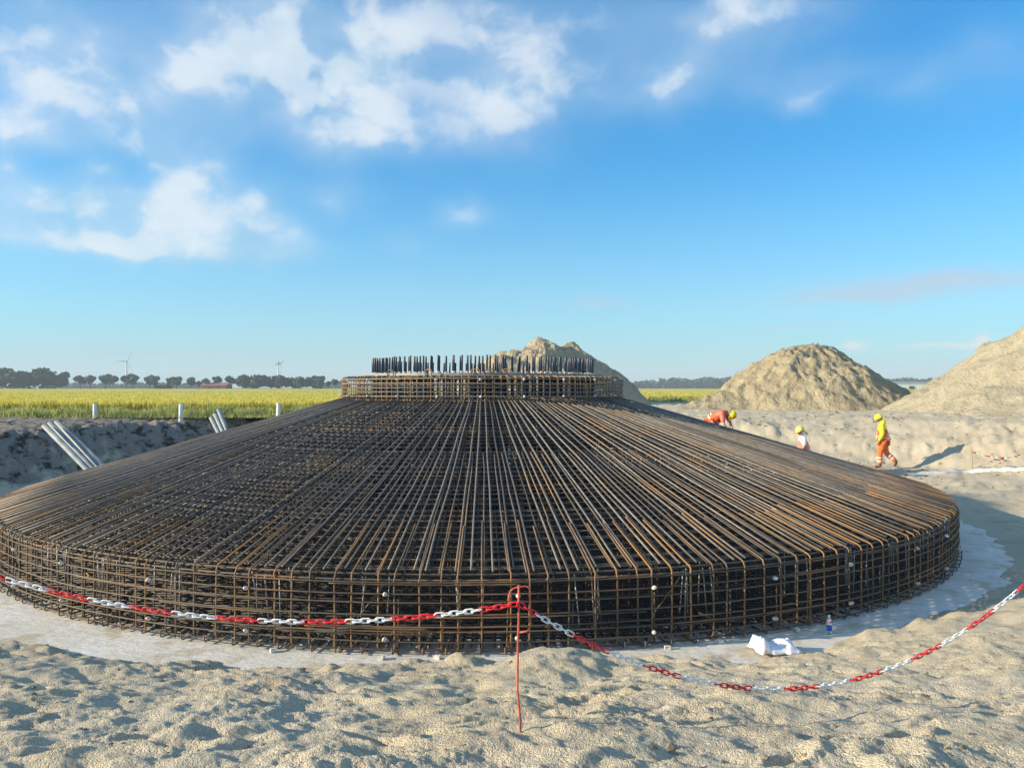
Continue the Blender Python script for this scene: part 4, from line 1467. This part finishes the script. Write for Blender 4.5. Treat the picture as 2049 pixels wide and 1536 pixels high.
def person(name, loc_, rz, J, cloth, label, scale=1.0):
    """J: joints in body space (x ahead, y to the left, z up)"""
    root = empty(name, loc_, rz)
    root.scale = (scale,) * 3
    tag(root, label, 'person', 'site workers')
    pel, chest, neck, head = [Vector(J[k]) for k in ('pelvis', 'chest', 'neck', 'head')]
    up = (head - neck).normalized()
    fw = Vector(J['look']).normalized()
    fw = (fw - up * fw.dot(up)).normalized()
    sd_ = up.cross(fw)
    # body: one surface with head, face, arms, hands with fingers, legs
    s = Sk()
    p0 = s.add(pel, .115)
    p1 = s.add(lerp(pel, chest, .5), .105, p0)
    p2 = s.add(chest, .125, p1)
    p3 = s.add(neck, .052, p2)
    jaw = s.add(head - up * .055 + fw * .015, .068, p3)
    cr = s.add(head + up * .035 - fw * .005, .083, jaw)
    s.add(head + up * .085 - fw * .01, .055, cr)
    s.add(head - up * .012 + fw * .105, .011, jaw)          # nose
    s.add(head - up * .085 + fw * .075, .024, jaw)          # chin and mouth
    for q in (-1, 1):
        s.add(head - up * .02 + sd_ * q * .088, .013, cr)   # ears
    hands = []
    for q, n_ in ((1, 'l'), (-1, 'r')):
        sh, elb, wr, ht = [Vector(J[k + n_]) for k in ('sho_', 'elb_', 'wri_', 'hnd_')]
        a = s.chain([sh, lerp(sh, elb, .5), elb, lerp(elb, wr, .45), wr], [.062, .050, .042, .040, .027], p2)
        dv = (ht - wr).normalized()
        sidev = dv.orthogonal().normalized() if abs(dv.dot(fw)) > .95 else dv.cross(fw).normalized()
        palm = s.add(wr + dv * .05, .034, a)
        pn = sidev.cross(dv)
        for i, L in enumerate((.068, .078, .074, .058)):
            o_ = (i - 1.5) * .018
            k1 = wr + dv * .085 + sidev * o_
            f1 = s.add(k1, .0095, palm)
            f2 = s.add(k1 + dv * L * .55 + pn * .012, .0085, f1)
            s.add(k1 + dv * L * .85 + pn * .035, .0075, f2)
        t1 = s.add(wr + dv * .035 + sidev * .042, .011, palm)
        s.add(wr + dv * .075 + sidev * .058 + pn * .015, .009, t1)
        hip, kn, an, toe = [Vector(J[k + n_]) for k in ('hip_', 'kne_', 'ank_', 'toe_')]
        s.chain([hip, lerp(hip, kn, .5), kn, lerp(kn, an, .4), an, toe], [.090, .075, .055, .055, .038, .034], p0)
    skin_obj('body', s.v, s.e, s.r, M['skin'], root)
    # trousers
    s = Sk()
    p0 = s.add(pel + (chest - pel) * .12, (.165, .135))
    for n_ in 'lr':
        hip, kn, an = [Vector(J[k + n_]) for k in ('hip_', 'kne_', 'ank_')]
        s.chain([hip, lerp(hip, kn, .5), kn, lerp(kn, an, .5), lerp(kn, an, .93)], [.118, .102, .084, .080, .074], p0)
    tr = skin_obj('trousers', s.v, s.e, s.r, cloth['trousers'], root)
    def band(par, a, b, r, mat=M['reflect'], w=.05, nm='reflective_band'):
        a, b = Vector(a), Vector(b)
        d_ = (b - a).normalized()
        mb = MB()
        mb.tube([a - d_ * w / 2, a + d_ * w / 2], r, 14, cap=False)
        return mb.obj(nm, mat, par)
    for n_ in 'lr':
        kn, an = Vector(J['kne_' + n_]), Vector(J['ank_' + n_])
        for t in (.35, .62):
            band(tr, lerp(kn, an, t), an, .097)
        # boots
        toe = Vector(J['toe_' + n_])
        d_ = (toe - an).normalized()
        s = Sk()
        s.chain([lerp(kn, an, .80), an - d_ * .02, an + d_ * .06 + Vector((0, 0, -.02)), toe], [.058, .058, .052, .046])
        skin_obj('boot', s.v, s.e, s.r, M['boot'], root)
    # jacket or shirt
    s = Sk()
    p0 = s.add(pel + (chest - pel) * .05, (.178, .140))
    p1 = s.add(lerp(pel, chest, .5), (.170, .130), p0)
    p2 = s.add(chest, (.185, .135), p1)
    p3 = s.add(lerp(chest, neck, .75), .085, p2)
    for n_ in 'lr':
        sh, elb, wr = [Vector(J[k + n_]) for k in ('sho_', 'elb_', 'wri_')]
        t = cloth.get('sleeve', .95)
        pts = [sh, lerp(sh, elb, .5), lerp(sh, elb, .97)]
        rd = [.088, .075, .066]
        if t > .5:
            pts += [lerp(elb, wr, .5), lerp(elb, wr, t)]
            rd += [.060, .050]
        s.chain(pts, rd, p2)
    skin_obj('jacket' if cloth.get('sleeve', .95) > .5 else 'shirt', s.v, s.e, s.r, cloth['jacket'], root)
    # vest
    s = Sk()
    p0 = s.add(pel + (chest - pel) * -.06, (.232, .19))
    p1 = s.add(lerp(pel, chest, .5), (.222, .18), p0)
    p2 = s.add(lerp(pel, chest, .97), (.215, .172), p1)
    for q, n_ in ((1, 'l'), (-1, 'r')):
        s.add(lerp(chest, J['sho_' + n_], .62) + (neck - chest) * .18, .100, p2)
    ve = skin_obj('vest', s.v, s.e, s.r, cloth['vest'], root)
    for t in (.16, .42):
        a = lerp(pel, chest, t)
        b_ = band(ve, a, chest, .218)
    # collar or hood
    if cloth.get('hood'):
        s = Sk()
        bk = -fw
        s.chain([neck + sd_ * .13 - up * .02, neck + bk * .10 + up * .01, neck - sd_ * .13 - up * .02], [.078, .105, .078])
        skin_obj('hood', s.v, s.e, s.r, cloth['jacket'], root)
    # hair under the helmet
    s = Sk()
    s.chain([head - up * .04 - fw * .06, head + up * .03 - fw * .045], [.052, .075])
    skin_obj('hair', s.v, s.e, s.r, M['hair'], root)
    # helmet
    hm = cloth.get('helmet', M['helmet'])
    mb = MB()
    prof = [(.122, -.005), (.124, .02), (.118, .06), (.098, .105), (.062, .135), (0, .146)]
    n = 18
    for r, z in prof:
        for k in range(n):
            an_ = 2 * math.pi * k / n
            q = head + up * (.028 + z) + fw * (r * 1.12 * math.cos(an_)) + sd_ * (r * math.sin(an_))
            mb.V.append(tuple(q))
    for i in range(len(prof) - 1):
        for k in range(n):
            l = (k + 1) % n
            mb.face((i * n + k, i * n + l, (i + 1) * n + l, (i + 1) * n + k))
    he = mb.obj('helmet', hm, root)
    mb = MB()
    for k in range(11):
        an_ = -1.25 + 2.5 * k / 10
        for r, z in ((.120, .0), (.120 + .075 * max(0.15, math.cos(an_)), -.018), (.120 + .075 * max(0.15, math.cos(an_)), -.008)):
            mb.V.append(tuple(head + up * (.028 + z) + fw * (r * 1.12 * math.cos(an_)) + sd_ * (r * math.sin(an_))))
    for k in range(10):
        for q in range(2):
            mb.face((k * 3 + q, k * 3 + q + 1, k * 3 + 3 + q + 1, k * 3 + 3 + q))
        mb.face((k * 3, k * 3 + 2, k * 3 + 5, k * 3 + 3))
    mb.obj('brim', hm, he)
    mb = MB()
    mb.tube([tuple(head + up * (.03 + .150 * math.sin(a)) + fw * (.138 * math.cos(a))) for a in [math.pi * i / 10 for i in range(1, 10)]], .010, 6)
    mb.obj('crest', hm, he)
    return root

# walking worker: faces left, trailing leg to the right
Yw = 26.7
w3 = px(1768, 936, Yw)
zg = gz(w3.x, Yw)
J = dict(pelvis=(0, 0, .93), chest=(.05, 0, 1.27), neck=(.07, 0, 1.47), head=(.125, 0, 1.60), look=(1, .15, -.42),
         sho_l=(.05, .19, 1.385), elb_l=(.00, .265, 1.12), wri_l=(.13, .26, .90), hnd_l=(.17, .25, .82),
         sho_r=(.05, -.19, 1.385), elb_r=(-.02, -.27, 1.12), wri_r=(.09, -.27, .88), hnd_r=(.13, -.26, .80),
         hip_l=(0, .095, .90), kne_l=(.11, .10, .49), ank_l=(.10, .10, .09), toe_l=(.26, .11, .045),
         hip_r=(0, -.095, .90), kne_r=(-.06, -.10, .50), ank_r=(-.36, -.10, .22), toe_r=(-.29, -.11, .06))
person('person', (w3.x, Yw, zg), R_(148), J, dict(trousers=M['orange'], jacket=M['yellow'], vest=M['vest'], hood=True),
       'person walking in yellow hooded jacket, orange vest and trousers, yellow helmet', 1.06)
# worker standing on the far rim, bent over the bars
Yb = 25.2
w1 = px(1437, 900, Yb)
rho1 = math.hypot(w1.x - AX, Yb - AY)
zb_ = zc(min(rho1, 9.9)) + .02
J = dict(pelvis=(-.22, 0, .90), chest=(.10, 0, 1.16), neck=(.29, 0, 1.17), head=(.42, 0, 1.13), look=(.5, 0, -1),
         sho_l=(.20, .19, 1.14), elb_l=(.30, .24, .85), wri_l=(.40, .20, .60), hnd_l=(.43, .18, .52),
         sho_r=(.20, -.19, 1.14), elb_r=(.28, -.24, .85), wri_r=(.38, -.18, .60), hnd_r=(.41, -.16, .52),
         hip_l=(-.22, .10, .88), kne_l=(-.08, .14, .49), ank_l=(-.16, .15, .09), toe_l=(0, .16, .045),
         hip_r=(-.22, -.10, .88), kne_r=(-.05, -.14, .49), ank_r=(-.10, -.15, .09), toe_r=(.06, -.16, .045))
person('person', (w1.x, Yb, zb_ + .04), R_(-38), J, dict(trousers=M['orange'], jacket=M['pinkvest'], vest=M['vest'], sleeve=.3),
       'person bending over the far rim of the cage in orange vest and yellow helmet', 1.04)
# worker half hidden behind the cone
Ym = 25.0
w2 = px(1608, 930, Ym)
z2 = max(gz(w2.x, Ym), 0)
J = dict(pelvis=(0, 0, .93), chest=(.02, 0, 1.27), neck=(.05, 0, 1.46), head=(.10, 0, 1.585), look=(1, -.1, -.3),
         sho_l=(.02, .18, 1.37), elb_l=(.04, .25, 1.10), wri_l=(.22, .22, .96), hnd_l=(.30, .20, .94),
         sho_r=(.02, -.18, 1.37), elb_r=(.04, -.25, 1.10), wri_r=(.22, -.22, .96), hnd_r=(.30, -.20, .94),
         hip_l=(0, .095, .90), kne_l=(.04, .10, .49), ank_l=(0, .10, .09), toe_l=(.16, .11, .045),
         hip_r=(0, -.095, .90), kne_r=(.03, -.10, .49), ank_r=(-.04, -.10, .09), toe_r=(.12, -.11, .045))
person('person', (w2.x, Ym, z2), R_(172), J, dict(trousers=M['orange'], jacket=M['tee'], vest=M['pinkvest'], sleeve=.3, helmet=M['helmet_pale']),
       'person half hidden behind the cone in white shirt and coral vest, pale helmet', 1.0)

# ------------------------------------------------------------------ haze
hz, gh = newmat('haze_air')
pv_ = gh.n('ShaderNodeVolumePrincipled')
pv_.inputs['Color'].default_value = (0.82, 0.91, 1.0, 1)
pv_.inputs['Density'].default_value = 0.00042
pv_.inputs['Anisotropy'].default_value = 0.0
oh = gh.n('ShaderNodeOutputMaterial')
gh.t.links.new(pv_.outputs[0], oh.inputs['Volume'])
mb = MB()
mb.box((0, 0, 0), (6100, 6100, 76))
o = mb.obj('haze', hz, None, (0, 0, 76 / 2 - 1.3), smooth=False)
tag(o, kind='stuff')
